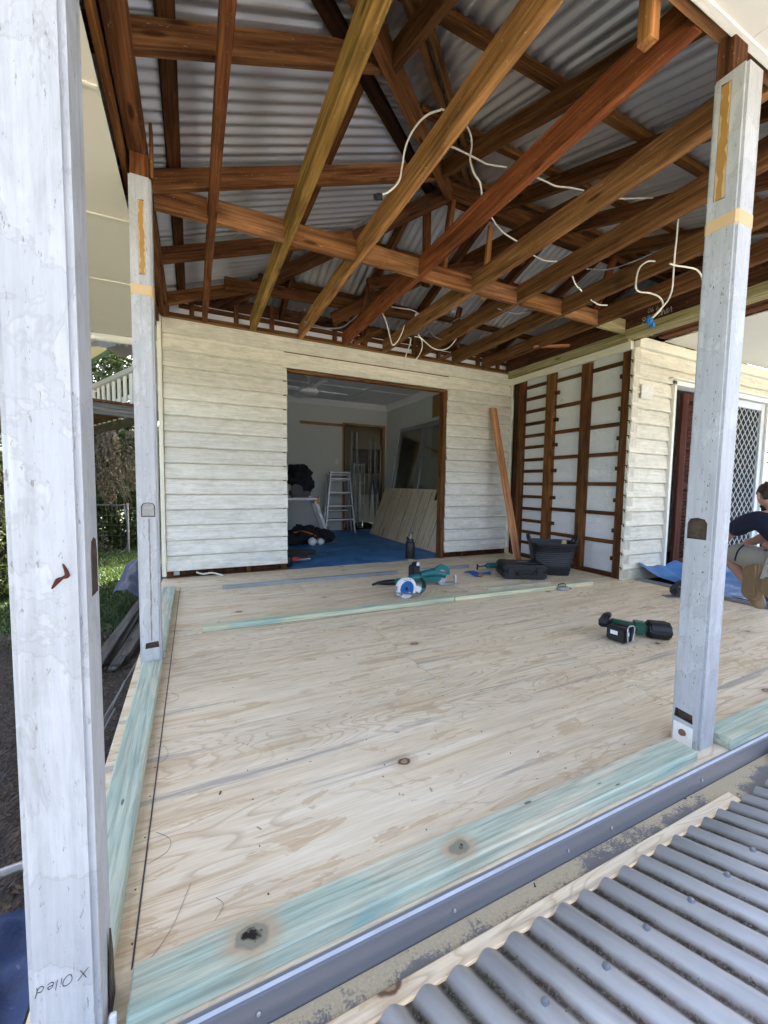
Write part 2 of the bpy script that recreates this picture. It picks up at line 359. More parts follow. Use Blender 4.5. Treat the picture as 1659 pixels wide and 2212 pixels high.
m_aluw = plain('white_aluminium', (.56, .56, .54), .4, .1, var=.05, bump=.02)
m_grey = plain('grey_channel', (.10, .10, .10), .5, .3, var=.1)
m_cable = plain('white_cable', (.74, .70, .58), .5, var=.06, bump=0)
m_gcable = plain('grey_cable', (.16, .16, .165), .55, var=.1, bump=0)
m_louv = timber('red_louvre_timber', (.045, .014, .009), (.12, .038, .023), stain=.2)
m_greyt = timber('weathered_grey_timber', (.10, .095, .085), (.24, .225, .20))
m_void = plain('unlit_interior_black', (.012, .010, .009), .9, var=.1, bump=0)  # near-black colour stands in for the darkness of the unlit wing interior
m_ink = plain('marker_ink', (.035, .033, .045), .6, var=0, bump=0)
m_chalk = plain('chalk_mark', (.42, .40, .36), .9, var=.1, bump=0)
m_rust = plain('rusty_bolt', (.22, .12, .07), .7, .3, var=.3, scale=60, bump=.3)
m_mort = plain('rough_mortise_wood', (.085, .058, .036), .9, var=.85, scale=70, bump=1.)
m_orng = plain('orange_varnished_wood', (.42, .225, .055), .5, var=.22, scale=14, bump=.15)
m_tan = plain('bare_tan_timber', (.62, .43, .22), .6, var=.15, scale=25, bump=.15)
m_yel = plain('yellow_fibreboard', (.30, .19, .055), .8, var=.12, scale=8, bump=.1)
m_skin = plain('skin', (.50, .27, .19), .5, var=.10, scale=25, bump=.08)
m_hair = plain('brown_hair', (.035, .018, .010), .6, var=.4, scale=80, bump=.6)
m_navy = plain('navy_shirt', (.008, .012, .038), .85, var=.2, scale=60, bump=.2)
m_khaki = plain('khaki_shorts', (.36, .33, .28), .85, var=.12, scale=40, bump=.25)
m_leath = plain('tan_leather', (.24, .16, .08), .75, var=.25, scale=30, bump=.3)
m_sock = plain('grey_sock', (.13, .14, .12), .9, var=.2, scale=90, bump=.4)
def mk_tarp(name, c1, c2, rough, sc_):
    t = NT(name); v = t.co(); a = t.noise(v, sc_, 6, .68, .8); b = t.noise(v, sc_*6, 3, .6); wv = t.n('TexWave', {'Vector': v, 'Scale': 180.}).outputs[1]
    col = t.mix(t.ramp(a, [(.35, 0), (.65, 1)]), c1, c2); col = t.mix(t.ramp(b, [(.66, 0), (.74, .4)]), col, (.35, .42, .5))
    return t.bsdf(col, rough, 0, t.bump(t.math('ADD', a, t.math('MULTIPLY', wv, .04)), .5, .02))
m_tarp = mk_tarp('blue_drop_sheet', (.02, .13, .36), (.08, .32, .64), .45, 3.2)
m_tarpb = mk_tarp('bright_blue_tarp', (.015, .10, .30), (.035, .19, .46), .45, 4)
m_tarpd = mk_tarp('dark_blue_tarp', (.006, .02, .075), (.012, .045, .14), .5, 5)
def mk_glass(name, col, alpha, rough=.05):
    t = NT(name); v = t.co()
    g = t.n('BsdfGlossy', {'Color': (1, 1, 1, 1), 'Roughness': rough}); tr = t.n('BsdfTransparent', {'Color': (*col, 1)})
    fr = t.n('Fresnel', {'IOR': 1.5}); mx = t.n('MixShader', {0: t.math('ADD', t.math('MULTIPLY', fr.outputs[0], .8), alpha), 1: tr.outputs[0], 2: g.outputs[0]})
    t.t.links.new(mx.outputs[0], t.out.inputs[0]); return t.m
m_glass = mk_glass('window_glass', (.85, .87, .80), .03)
m_film = mk_glass('plastic_film', (.78, .78, .78), .02, .25)
def mk_leaf(name, c1, c2):
    t = NT(name); r = t.n('ObjectInfo').outputs['Random']; g = t.n('NewGeometry').outputs['Random Per Island']
    col = t.mix(g, c1, c2)
    d = t.n('BsdfDiffuse', {'Color': col}); tl = t.n('BsdfTranslucent', {'Color': t.mix(.3, col, (.10, .14, .02))}); gl = t.n('BsdfGlossy', {'Roughness': .45, 'Color': (.5, .5, .5, 1)})
    m1 = t.n('MixShader', {0: .3, 1: d.outputs[0], 2: tl.outputs[0]}); m2 = t.n('MixShader', {0: .06, 1: m1.outputs[0], 2: gl.outputs[0]})
    t.t.links.new(m2.outputs[0], t.out.inputs[0]); return t.m
m_leaf = mk_leaf('leaf_green', (.012, .027, .007), (.045, .065, .018))
m_leaf2 = mk_leaf('leaf_olive', (.02, .03, .01), (.07, .08, .028))
m_dry = mk_leaf('dry_vine_stems', (.08, .06, .04), (.18, .145, .11))
m_grassb = mk_leaf('grass_blade', (.02, .048, .008), (.05, .09, .018))
m_bark = timber('bark', (.05, .04, .03), (.16, .13, .10))
def mk_ground():
    t = NT('lawn_ground'); o = t.n('TexCoord').outputs['Object']
    a = t.noise(o, 1.2, 5, .6); b = t.noise(o, 30, 4, .7)
    col = t.mix(b, (.014, .028, .007), (.035, .058, .016)); col = t.mix(t.ramp(a, [(.55, 0), (.75, .5)]), col, (.09, .075, .04))
    return t.bsdf(col, .9, 0, t.bump(b, .6, .03))
m_ground = mk_ground()
def mk_litter():
    t = NT('leaf_litter'); o = t.n('TexCoord').outputs['Object']
    v = t.n('TexVoronoi', {'Vector': o, 'Scale': 38., 'Randomness': 1.}); b = t.noise(o, 60, 4, .7)
    col = t.mix(t.n('SeparateColor', {0: v.outputs['Color']}).outputs[0], (.016, .011, .007), (.065, .045, .028)); col = t.mix(t.ramp(b, [(.3, .6), (.5, 0)]), col, (.012, .009, .006))
    return t.bsdf(col, .9, 0, t.bump(v.outputs['Distance'], .8, .02))
m_litter = mk_litter()

# ================================================================== THE SETTING
GZ = -1.2
g = MB(); g.sheet(lambda u, v: V((-150+300*u, -150+300*v, GZ)), 2, 2); tag(g.build('ground', m_ground), kind='structure')
g = MB(); g.sheet(lambda u, v: V((-3.2+3.0*u+.35*math.sin(9*v)*(1-u), -.6+7.6*v+.25*math.sin(7*u), GZ+.006+.02*math.sin(13*u)*math.sin(11*v)+.02)), 24, 40); tag(g.build('leaf_litter_bed', m_litter), kind='structure')

g = MB(); g.sheet(lambda u, v: V((-9+26*u, -22+19.5*v, GZ+.012)), 2, 2); tag(g.build('bounce_ground', plain('pale_bounce_ground', (.42, .40, .37), .85, var=.12, scale=6)), kind='structure')  # unseen pale ground, added to bounce sunlight up under the verandah
# deck: dark joists/bearers slab with plywood sheets on top
deck = box('deck_floor', (-.27, 4.34), (.79, 4.66), (-.16, -.0195), m_dark, bev=0, axis=0); tag(deck, kind='structure')
X0, X1 = -.295, 4.345
rows = [((.770, 1.697), [2.01]), ((1.699, 2.632), [1.12, 3.52]), ((2.634, 3.56), [2.35]), ((3.562, 4.632), [.93, 3.3])]
for (ya, yb), cuts in rows:
    xs = [X0]+cuts+[X1]
    for a, b in zip(xs, xs[1:]):
        box('plywood_sheet', (a+.0016, b-.0016), (ya+.0008, yb-.0008), (-.018, rnd(-.0006, .0004)), m_ply, deck, bev=.0012, col=(rnd(.93, 1.04),)*3, axis=0)
mk = MB(); mk.bar((-.128, .90, .0018), (-.121, 4.20, .0018), .0035, .0008); mk.bar((-.20, 4.195, .0018), (-.05, 4.20, .0018), .002, .0008)
mk.build('marker_line', m_ink, deck)
pc = MB()
for k in range(5):
    y = 1.15+k*.42; r = rnd(.02, .045)
    pc.tube([(-.122, y, .0012), (-.122+r, y+.02, .0012), (-.122+r*1.1, y+.06, .0012), (-.122+r*.3, y+.1, .0012)], .0006, 4, 5)
pc.tube([(-.118, .885, .0012), (-.06, .95, .0012), (-.02, 1.05, .0012)], .0006, 4, 4); pc.tube([(.03, .93, .0012), (.05, .96, .0012), (.035, .985, .0012)], .0006, 4, 4)
pc.build('pencil_marks', plain('pencil', (.30, .25, .21), .8, var=0, bump=0), deck)
nl = MB()
for (ya, yb), cuts in rows:
    for x in [X0+.16]+[c+d for c in cuts for d in (-.018, .018)]+[X0+.45*k for k in range(1, 10)]:
        y = ya+.03
        while y < yb-.02:
            nl.box((x+rnd(-.008, .008), y+rnd(-.015, .015), .0006), (rnd(.003, .005), rnd(.003, .005), .0008)); y += .15 if abs(x-round(x, 2)) > .001 else .3
nl.build('screw_heads', m_mort, deck)['kind'] = 'stuff'

# floor right of the deck under the blue tarp, and the room floor
tag(box('side_floor', (4.352, 8.4), (.79, 2.79), (-.16, -.022), m_dark, bev=0), kind='structure')
rf = box('room_floor', (-.1, 4.1), (4.70, 12.4), (-.12, -.012), m_dark, bev=0); tag(rf, kind='structure')

# ================================================================== BACK WALL (weatherboards)
BY = 4.6
def board_mesh(L, h=.172, ends=(0, 0)):
    # profile in local (y out = -), z up: tapered board with a rounded lower lip
    pr = [(-.031, -.001), (-.036, .003), (-.036, .012), (-.031, .019), (-.011, .1475), (.004, .1485), (.004, h), (.008, h), (.008, .03), (-.020, .020), (-.020, -.001)]
    bm = bmesh.new(); n = len(pr)
    A = [bm.verts.new((-L/2, y, z)) for y, z in pr]; B = [bm.verts.new((L/2, y, z)) for y, z in pr]
    bm.faces.new(A); bm.faces.new(B[::-1])
    for i in range(n): bm.faces.new((A[i], B[i], B[(i+1) % n], A[(i+1) % n]))
    bmesh.ops.recalc_face_normals(bm, faces=bm.faces[:])
    me = bpy.data.meshes.new('weatherboard'); bm.to_mesh(me); bm.free(); me.materials.append(m_wb); return me
def weatherboard(x0, x1, z, parent, y, tilt=0, col=None):
    o = obj('weatherboard', board_mesh(x1-x0), None, parent, Mx.Translation(V(((x0+x1)/2, y, z))) @ Mx.Rotation(tilt, 4, 'Y'), col or (rnd(.93, 1.03),)*3)
    return o
wall = thing('weatherboard_wall', (2, BY, 0), 'peeling white weatherboard wall with a wide door opening at the back of the deck', 'wall')
for k in range(16):
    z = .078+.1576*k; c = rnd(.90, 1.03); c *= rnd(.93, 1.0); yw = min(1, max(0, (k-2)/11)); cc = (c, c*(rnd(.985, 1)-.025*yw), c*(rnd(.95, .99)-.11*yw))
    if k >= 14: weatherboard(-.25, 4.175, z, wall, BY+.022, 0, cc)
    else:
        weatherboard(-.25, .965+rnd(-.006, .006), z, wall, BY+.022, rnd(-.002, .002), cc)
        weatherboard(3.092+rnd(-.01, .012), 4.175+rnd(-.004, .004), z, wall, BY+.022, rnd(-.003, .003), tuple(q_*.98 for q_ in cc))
box('corner_board', (-.292, -.254), (4.572, 4.64), (.03, 2.60), m_cream, wall)
box('corner_board', (4.178, 4.20), (4.575, 4.60), (.10, 2.56), m_cream, wall)
box('head_flashing', (.90, 3.14), (4.560, 4.60), (2.262, 2.280), m_cream, wall)
box('lintel', (.93, 3.12), (4.612, 4.70), (2.235, 2.258), m_hard, wall)
box('lintel', (.93, 3.12), (4.625, 4.72), (2.285, 2.55), m_hard, wall)
box('jamb', (3.028, 3.088), (4.60, 4.70), (-.03, 2.235), m_hard, wall, col=(.75, .7, .65))
box('jamb', (.925, .962), (4.62, 4.72), (-.03, 2.235), m_hard, wall, col=(.7, .65, .6))
for xa, xb in ((-.25, .962), (3.03, 4.2)):
    box('bottom_plate', (xa, xb), (4.628, 4.70), (-.055, .012), m_hard, wall, col=(.55, .5, .48))
    n = 3
    for i in range(n+1):
        x = xa+.03+(xb-xa-.06)*i/n
        box('stud', (x-.025, x+.025), (4.632, 4.70), (.012, 2.50), m_hard, wall, col=(.6, .55, .5))
box('sarking_board', (-.25, .95), (4.705, 4.715), (-.05, 2.55), m_dark, wall)
box('sarking_board', (3.04, 4.2), (4.705, 4.715), (-.05, 2.55), m_dark, wall)
box('top_plate', (-.27, 4.2), (4.628, 4.70), (2.552, 2.598), m_hard, wall, col=(.7, .65, .6))
box('capping_strip', (-.25, 4.18), (4.590, 4.624), (2.600, 2.612), m_orng, wall, col=(.5, .45, .4))
box('wall_plate', (-.25, 4.2), (4.60, 4.66), (2.614, 2.652), m_hard, wall, col=(.5, .45, .42))
box('plaster_edge', (-.2, 4.2), (4.70, 4.72), (2.60, 2.80), m_plast, wall)
box('upper_rail', (-.1, 4.2), (4.66, 4.695), (2.735, 2.775), m_hard, wall, col=(.55, .5, .45))
box('upper_beam', (-.1, 4.2), (4.78, 4.85), (2.83, 2.97), m_dark, wall)
for i in range(12):
    x = .03+i*.36+rnd(-.05, .05)
    box('cripple_stud', (x, x+.045), (4.635, 4.68), (2.654, 2.86+rnd(0, .1)), m_hard, wall, col=(.6, .55, .5))
for i, x in enumerate((1.15, 1.75, 1.9, 3.0)):
    beam('diagonal_brace', (x, 4.62, 2.66), (x+.16*(1 if i % 2 else -1)+.2, 4.62, 2.86), .03, .05, m_hard, wall, col=(.7, .6, .5))
tb = MB(); tb.tube([(.02, 4.60, .05), (.08, 4.585, .03), (.17, 4.58, .035), (.25, 4.575, .01), (.28, 4.56, -.0)], .009, 8, 6)
tag(tb.build('conduit_stub', m_cable, None, None, 60), 'short bent white conduit poking out under the lowest weatherboard', 'conduit')

# ================================================================== WING WALL stripped to its frame (x = 4.2)
wing = thing('stripped_frame_wall', (4.2, 3.7, 0), 'stripped wall of dark studs and battens with white plaster backs showing', 'wall')
dk = (.62, .58, .55)
for (ya, yb, c) in ((4.375, 4.45, .7), (3.85, 3.97, .95), (3.335, 3.44, .65), (2.815, 2.93, .62)):
    box('stud', (4.2, 4.285), (ya, yb), (-.05, 2.45), m_hard, wing, col=(c, c*.93, c*.88))
box('stud', (4.235, 4.285), (4.45, 4.56), (-.05, 2.45), m_dark, wing)
box('corner_stop', (4.196, 4.30), (2.797, 2.813), (-.05, 2.53), m_wb, wing, col=(.8, .76, .68))
b1 = [2.364, 2.202, 2.03, 1.859, 1.695, 1.539, 1.365, 1.208, 1.033, .857, .689, .521, .359, .208]
for i, z in enumerate(b1):
    box('batten', (4.232, 4.262), (3.975, 4.37), (z-.02, z+.02), m_hard, wing, col=(.5, .46, .43))
    if i % 2: box('batten_end', (4.215, 4.262), (3.795, 3.845), (z-.022, z+.022), m_hard, wing, col=(.42, .38, .36)); box('batten_end', (4.215, 4.262), (2.935, 2.968), (z-.02, z+.024), m_hard, wing, col=(.45, .4, .36))
for z in (2.351, 2.02, 1.697, 1.373, 1.038, .708, .389):
    c = rnd(.5, .75)
    box('batten', (4.232, 4.262), (3.445, 3.845), (z-.021, z+.021), m_hard, wing, col=(c, c*.92, c*.87))
    box('batten', (4.232, 4.262), (2.935, 3.33), (z-.021, z+.021), m_hard, wing, col=(c*.9, c*.82, c*.8))
for ya, yb in ((3.98, 4.37), (3.445, 3.845), (2.935, 3.33)):
    box('plaster_sheet', (4.268, 4.28), (ya-.005, yb+.005), (-.03, 2.5), m_back, wing, bev=0, axis=2)
box('bottom_plate', (4.205, 4.28), (2.93, 4.37), (-.052, .045), m_hard, wing, col=(.45, .4, .38))
box('cream_trim', (4.150, 4.2), (2.815, 4.598), (2.448, 2.528), m_cream, wing)
box('olive_beam', (4.115, 4.24), (2.828, 4.60), (2.532, 2.628), m_olive, wing)
box('corner_block', (4.215, 4.30), (2.815, 2.93), (2.451, 2.60), m_hard, wing, col=(.6, .55, .5))

# ================================================================== WING FACADE (y = 2.8)
FY = 2.80
fac = thing('side_weatherboard_wall', (5, FY, 0), 'short cream weatherboard wall with timber louvre doorway, right of the stripped frame', 'wall')
for k in range(17):
    z = -.045+.1577*k; c = rnd(.93, 1.03); cc = (c*.97, c*.935, c*.83)
    if z > 2.10: weatherboard(4.19, 8.3, z if z < 2.45 else 2.45, fac, FY+.022, 0, cc) if z < 2.45 else None
    else: weatherboard(4.19+rnd(-.006, .006), 4.868, z, fac, FY+.022, rnd(-.004, .004), cc)
pt = MB(); pt.box((4.40, 2.774, 2.02), (.20, .008, .145)); pt.build('patch_board', m_wb, fac)
box('frieze_moulding', (4.20, 8.3), (2.745, 2.80), (2.46, 2.53), m_cream, fac)
box('door_jamb', (4.872, 4.912), (2.765, 2.90), (-.02, 2.20), m_trim, fac)
box('door_stop', (4.914, 4.934), (2.79, 2.90), (-.02, 2.17), m_trim, fac)
box('door_head', (4.872, 7.02), (2.765, 2.90), (2.155, 2.205), m_trim, fac)
box('head_drip', (4.80, 7.06), (2.74, 2.80), (2.212, 2.226), m_trim, fac)
box('door_jamb', (6.96, 7.02), (2.765, 2.90), (-.02, 2.20), m_trim, fac)
box('sill_track', (4.90, 6.98), (2.76, 2.92), (-.03, .0), m_alu, fac)
box('lintel_backing', (4.31, 8.3), (2.83, 2.93), (2.21, 2.6), m_dark, fac)
box('frieze_board', (4.30, 8.3), (2.806, 2.828), (2.45, 2.595), m_cream, fac)
box('wall_stud_backing', (4.31, 4.87), (2.83, 2.88), (-.05, 2.5), m_dark, fac, col=(.5, .5, .5))
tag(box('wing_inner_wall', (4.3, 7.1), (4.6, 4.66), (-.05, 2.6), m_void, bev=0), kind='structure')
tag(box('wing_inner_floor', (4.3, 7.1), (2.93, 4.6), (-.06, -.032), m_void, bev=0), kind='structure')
tag(box('wing_end_wall', (7.03, 7.1), (2.93, 8.3), (-1.2, 2.6), m_wb, bev=0), kind='structure')
# timber louvre door
ld = thing('louvre_door', (5.3, 2.86, 0), 'dark red timber louvre door standing in the side doorway', 'door')
for x in (5.185, 5.78): box('stile', (x, x+.12), (2.845, 2.885), (.01, 2.12), m_louv, ld)
for za, zb in ((.012, .16), (1.0, 1.09), (2.03, 2.118)): box('rail', (5.307, 5.778), (2.847, 2.883), (za, zb), m_louv, ld)
for i in range(42):
    z = .19+i*.0445
    if abs(z-1.045) < .06 or z > 2.01: continue
    o = beam('slat', (5.307, 2.865, z), (5.778, 2.865, z), .045, .008, m_louv, ld, bev=.001, up=(0, .62, .78))
# security screen door with diamond mesh
sd = thing('screen_door', (6.4, 2.81, 0), 'white framed security screen door with diamond mesh behind the crouching man', 'door')
SX0, SX1, SZ0, SZ1 = 5.86, 6.94, .03, 2.14
for xa, xb in ((SX0, SX0+.075), (SX1-.085, SX1)): box('stile', (xa, xb), (2.79, 2.825), (SZ0, SZ1), m_aluw, sd)
for za, zb in ((SZ0, SZ0+.09), (SZ1-.09, SZ1)): box('rail', (SX0+.076, SX1-.086), (2.792, 2.823), (za, zb), m_aluw, sd)
mg = MB(); a, b, c, d = SX0+.07, SX1-.08, SZ0+.085, SZ1-.085; dx, dz = .115, .125
nx = int((b-a)/dx)+2; nz = int((d-c)/dz)+2
def clipseg(p, q):
    t0, t1 = 0., 1.
    for i, lo, hi in ((0, a, b), (1, c, d)):
        dl = q[i]-p[i]
        for bound, sgn in ((lo, 1), (hi, -1)):
            num = (bound-p[i])*sgn; den = dl*sgn
            if abs(den) < 1e-9:
                if num > 0: return None
            elif den > 0: t0 = max(t0, num/den)
            else: t1 = min(t1, num/den)
    return None if t0 >= t1 else ((p[0]+t0*(q[0]-p[0]), p[1]+t0*(q[1]-p[1])), (p[0]+t1*(q[0]-p[0]), p[1]+t1*(q[1]-p[1])))
for k in range(-nz-2, nx+nz+2):
    for s in (1, -1):
        p = (a+k*dx, c); q = (a+k*dx+s*(d-c)/dz*dx, d); sg = clipseg(p, q)
        if sg: mg.bar((sg[0][0], 2.803, sg[0][1]), (sg[1][0], 2.803, sg[1][1]), .005, .0075, up=(0, 1, 0))
for i in range(nx*2+2):
    for j in range(nz*2+2):
        if (i+j) % 2: continue
        x, z = a+i*dx/2, c+j*dz/2
        if a < x < b and c < z < d: mg.box((x, 2.802, z), (.012, .0075, .02))
mg.build('diamond_mesh', m_aluw, sd)
box('fly_screen', (a, b), (2.826, 2.828), (c, d), m_void, sd, bev=0)  # opaque dark insect screen, with the unlit interior's darkness in its colour

# ================================================================== VERANDAH ROOF
roof = thing('verandah_roof', (2, 3, 2.6), 'exposed timber roof frame under corrugated iron over the deck', 'roof')
SL = .35
ZL = lambda x: 2.718+SL*x
ZF = lambda y: 2.3575+SL*y
RY = 3.03; ZB = lambda y: 2.3575+SL*(2*RY-y)
OFF = .155; EX = -.95; EYF = .22; EYB = 2*RY-EYF; XR = 8.2
PITCH_, AMP = .0762, .0115
def iron(name, strip0, strip1, span, zf, along):
    """along='x': ribs run along x (left slope), strip coordinate is y; along='y': ribs along y"""
    n = max(2, int((strip1-strip0)/PITCH_*8)); bm = bmesh.new(); prev = None
    for i in range(n+1):
        s = strip0+(strip1-strip0)*i/n; lo, hi = span(s); dz = AMP*math.sin(2*math.pi*s/PITCH_)
        if hi-lo < .002: prev = None; continue
        row = []
        for t in (0, .5, 1):
            q = lo+(hi-lo)*t
            row.append(bm.verts.new((q, s, zf(q)+OFF+AMP+dz) if along == 'x' else (s, q, zf(q)+OFF+AMP+dz)))
        if prev:
            for k in range(2): bm.faces.new((prev[k], row[k], row[k+1], prev[k+1]))
        prev = row
    bmesh.ops.recalc_face_normals(bm, faces=bm.faces[:])
    for f in bm.faces: f.smooth = True
    me = bpy.data.meshes.new(name); bm.to_mesh(me); bm.free()
    return obj(name, me, m_iron, roof)
y = EYF
while y < EYB-.02:
    y2 = min(y+.762, EYB); iron('roofing_sheet', y, y2+.004, lambda s: (EX, min(s-1.03, 2*RY-s-1.03)), ZL, 'x'); y = y2
x = EX
while x < XR-.02:
    x2 = min(x+.762, XR)
    iron('roofing_sheet', x, x2+.004, lambda s: (EYF, min(RY, s+1.03)), ZF, 'y')
    iron('roofing_sheet', x, x2+.004, lambda s: (max(RY, 2*RY-s-1.03), EYB), ZB, 'y'); x = x2
RD = .112
def rafter(name, p0, p1, w, h, mat, col, up=(0, 0, 1)):   # p0,p1 on the underside
    m, L = frame(p0, p1, up); z = V((m[0][2], m[1][2], m[2][2])); return beam(name, V(p0)+z*h/2, V(p1)+z*h/2, w, h, mat, roof, .003, up, col)
def hue(a=.7, b=1.05): k = rnd(a, b); return (k, k*rnd(.93, 1.0), k*rnd(.88, 1.0))
for y in (1.12, 1.95, 2.79, 3.64, 4.45, 5.2):
    xe = min(y-1.03, 2*RY-y-1.03)-.01
    if xe > -.25: rafter('rafter', (-.6, y, ZL(-.6)), (xe, y, ZL(xe)), .042, RD, m_hard, hue(.9, 1.15))
for x in (.14, .93, 1.75, 2.46, 3.2, 3.95, 4.7, 5.5, 6.3, 7.1):
    ye = min(RY-.02, x+1.03-.01); c = hue(.62, .85)
    rafter('rafter', (x, .45, ZF(.45)), (x, ye, ZF(ye)), .042, RD, m_hard, c)
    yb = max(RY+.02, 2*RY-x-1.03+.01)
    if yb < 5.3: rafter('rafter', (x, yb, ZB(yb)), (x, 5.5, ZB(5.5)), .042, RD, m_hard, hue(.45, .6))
# hips and ridge
rafter('hip_rafter', (EX+.35, EX+.35+1.03, ZL(EX+.35)-.02), (2.0, 3.03, ZL(2.0)-.02), .05, .13, m_jst, (.72, .62, .5))
rafter('hip_rafter', (2.0, 3.03, ZL(2.0)-.02), (-.3, 2*RY-1.03+.3, ZL(-.3)-.02), .05, .13, m_dark, (1.3, 1.3, 1.3))
box('ridge_board', (2.0, XR), (RY-.018, RY+.018), (3.43, 3.56), m_hard, roof, col=(.8, .72, .62))
def cap(p0, p1):
    m, L = frame(p0, p1); q = MB(); q.prism([(-.24, -.055), (-.23, -.061), (0, .022), (.23, -.061), (.24, -.055), (0, .034)], -L/2, L/2, m @ basis((0, 1, 0), (0, 0, 1), (1, 0, 0), (0, 0, 0))); q.build('ridge_cap', m_iron, roof)
zt = OFF+2*AMP+.02
cap((EX, EX+1.03, ZL(EX)+zt), (2.0, RY, ZL(2.0)+zt)); cap((2.0, RY, ZL(2.0)+zt), (EX, 2*RY-1.03-EX, ZL(EX)+zt)); cap((1.95, RY, ZL(2.0)+zt), (XR, RY, ZL(2.0)+zt))
# battens
def bat(name, p0, p1, w=.07, h=.036, mat=m_hard, col=(.8, .75, .65), up=(0, 0, 1)): return rafter(name, p0, p1, w, h, mat, col, up)
o_ = RD/math.cos(math.atan(SL))+.002
for x in (-.065, .85, 1.7):
    ya, yb = x+1.03, 2*RY-x-1.03
    bat('batten', (x, ya, ZL(x)+o_), (x, yb, ZL(x)+o_), up=(-SL, 0, 1), col=(.5, .46, .42) if x < 0 else (.7, .62, .5))
for y in (.62, 1.66, 2.33, 2.92):
    bat('batten', (y-1.03, y, ZF(y)+o_), (XR, y, ZF(y)+o_), up=(0, -SL, 1), col=(.72, .66, .5))
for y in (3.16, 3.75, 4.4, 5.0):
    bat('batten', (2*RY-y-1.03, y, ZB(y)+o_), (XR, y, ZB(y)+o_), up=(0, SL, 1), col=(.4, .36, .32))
n1 = V((1, 1, SL)).normalized()
for off, w_, c in ((-.17, .075, (.42, .36, .32)), (.16, .04, (.62, .6, .5)), (.225, .03, (.7, .66, .5))):
    # battens either side of the hip
    x0_, x1_ = .0, 2.0
    sx = off if off < 0 else off
    if off < 0: p = lambda x: V((x+off*.7, x+1.03-off*.7, ZL(x+off*.7)+o_-.01))
    else: p = lambda x: V((x+off*.7, x+1.03-off*.7, ZF(x+1.03-off*.7)+o_-.01))
    bat('hip_batten', p(x0_), p(x1_), w_, .036, m_dark if off < 0 else m_jst, c)
# plates along the eaves
box('left_plate', (-.262, -.182), (.40, 4.62), (2.602, 2.70), m_hard, roof, col=(.72, .62, .58))
box('outer_fascia', (-.296, -.272), (.40, 4.62), (2.535, 2.66), m_hard, roof, col=(.95, .8, .6))
box('front_plate', (-.20, 8.0), (.862, .918), (2.602, 2.69), m_jst, roof, col=(1.0, .95, .9))
# ceiling joists
JX = [(.133, m_hard, (.95, .75, .68)), (.60, m_jst, (1.3, 1.5, .95)), (1.112, m_jst, (1.45, 1.42, 1.15)), (1.622, m_hard, (1.15, .78, .72)), (2.142, m_jst, (1.0, .98, .9)), (2.62, m_jst, (.66, .62, .58)),
      (3.155, m_jst, (.62, .6, .56)), (3.655, m_jst, (.6, .56, .52))]
JH = .148
for x, mt, c in JX:
    beam('ceiling_joist', (x+rnd(-.004, .004), .92, 2.602+JH/2), (x+rnd(-.004, .004), 4.598, 2.600+JH/2), .058 if abs(x-.6) < .01 else .047, JH, mt, roof, .004, col=c)
xs = [-.182]+[j[0] for j in JX]+[4.115]
for i, (a, b) in enumerate(zip(xs, xs[1:])):
    c = hue(.85, 1.1); mt = m_jst if i % 2 else m_hard
    if i == len(xs)-2: mt, c = m_olive, (1, 1, .95)
    yo = 2.845+rnd(-.012, .012)
    beam('noggin', (a+(.0 if i == 0 else .0245), yo, 2.665+rnd(-.004, .004)), (b-(.0245 if i < len(xs)-2 else .002), yo, 2.665+rnd(-.004, .004)), .04, .138, mt, roof, .003, col=c)
# beams right of the wing corner
ob = box('olive_beam', (4.062, 4.235), (.92, 2.826), (2.545, 2.625), m_olive, roof, col=(.95, .95, .9))
box('dark_joist', (4.072, 4.125), (.92, 4.6), (2.630, 2.79), m_dark, roof, col=(1.1, 1, 1))
box('dark_joist', (4.42, 4.47), (.92, 2.79), (2.61, 2.76), m_dark, roof, col=(1.2, 1.1, 1))
box('dark_joist', (4.55, 4.67), (.92, 2.79), (2.612, 2.74), m_dark, roof, col=(1.6, 1.4, 1.3))
for x in (5.3, 6.0, 6.7): box('ceiling_joist', (x, x+.045), (.92, 2.8), (2.61, 2.75), m_hard, roof)
# struts, hangers and the king post
def strut(p0, p1, w=.05, h=.04, mat=m_hard, col=(.8, .7, .6)): return beam('strut', p0, p1, w, h, mat, roof, .003, (0, 1, 0), col)
strut((2.075, 3.06, 3.60), (1.975, 3.07, 2.80), .045, .06, m_jst, (.95, .8, .65))
strut((1.945, 3.30, 3.50), (1.95, 3.30, 2.80), .075, .03, m_hard, (.7, .55, .5))
strut((2.345, 2.90, 3.22), (2.285, 2.90, 2.60), .045, .03, m_jst, (1.25, 1.1, .85))
strut((3.986, 2.93, 3.39), (3.70, 2.93, 2.74), .07, .04, m_hard, (.8, .6, .5))
strut((1.70, 4.0, 3.1), (1.62, 4.0, 2.75), .06, .04, m_dark, (1.4, 1.2, 1))
strut((2.9, 4.1, 3.1), (2.8, 4.1, 2.75), .06, .04, m_dark, (1.4, 1.2, 1))
beam('raking_strut', (2.55, 2.2, 3.02), (2.55, 4.35, 3.40), .045, .15, m_jst, roof, col=(.5, .44, .38))
beam('raking_strut', (1.5, 3.6, 2.85), (3.1, 3.3, 3.32), .05, .1, m_dark, roof, col=(1.4, 1.2, 1))
beam('raking_strut', (1.4, 4.35, 2.78), (2.3, 3.7, 3.2), .045, .13, m_jst, roof, col=(.5, .42, .36))
beam('collar_tie', (.3, 4.2, 2.86), (2.4, 4.35, 3.0), .045, .1, m_hard, roof, col=(.6, .55, .5))
beam('hanger', (1.416, .962, 3.0), (1.416, .962, 2.50), .045, .05, m_jst, roof, up=(0, 1, 0), col=(1.3, 1.15, .9))
beam('timber_offcut', (3.60, 3.62, 2.615), (3.93, 3.40, 2.615), .05, .022, m_redp, roof, col=(.7, .6, .5))
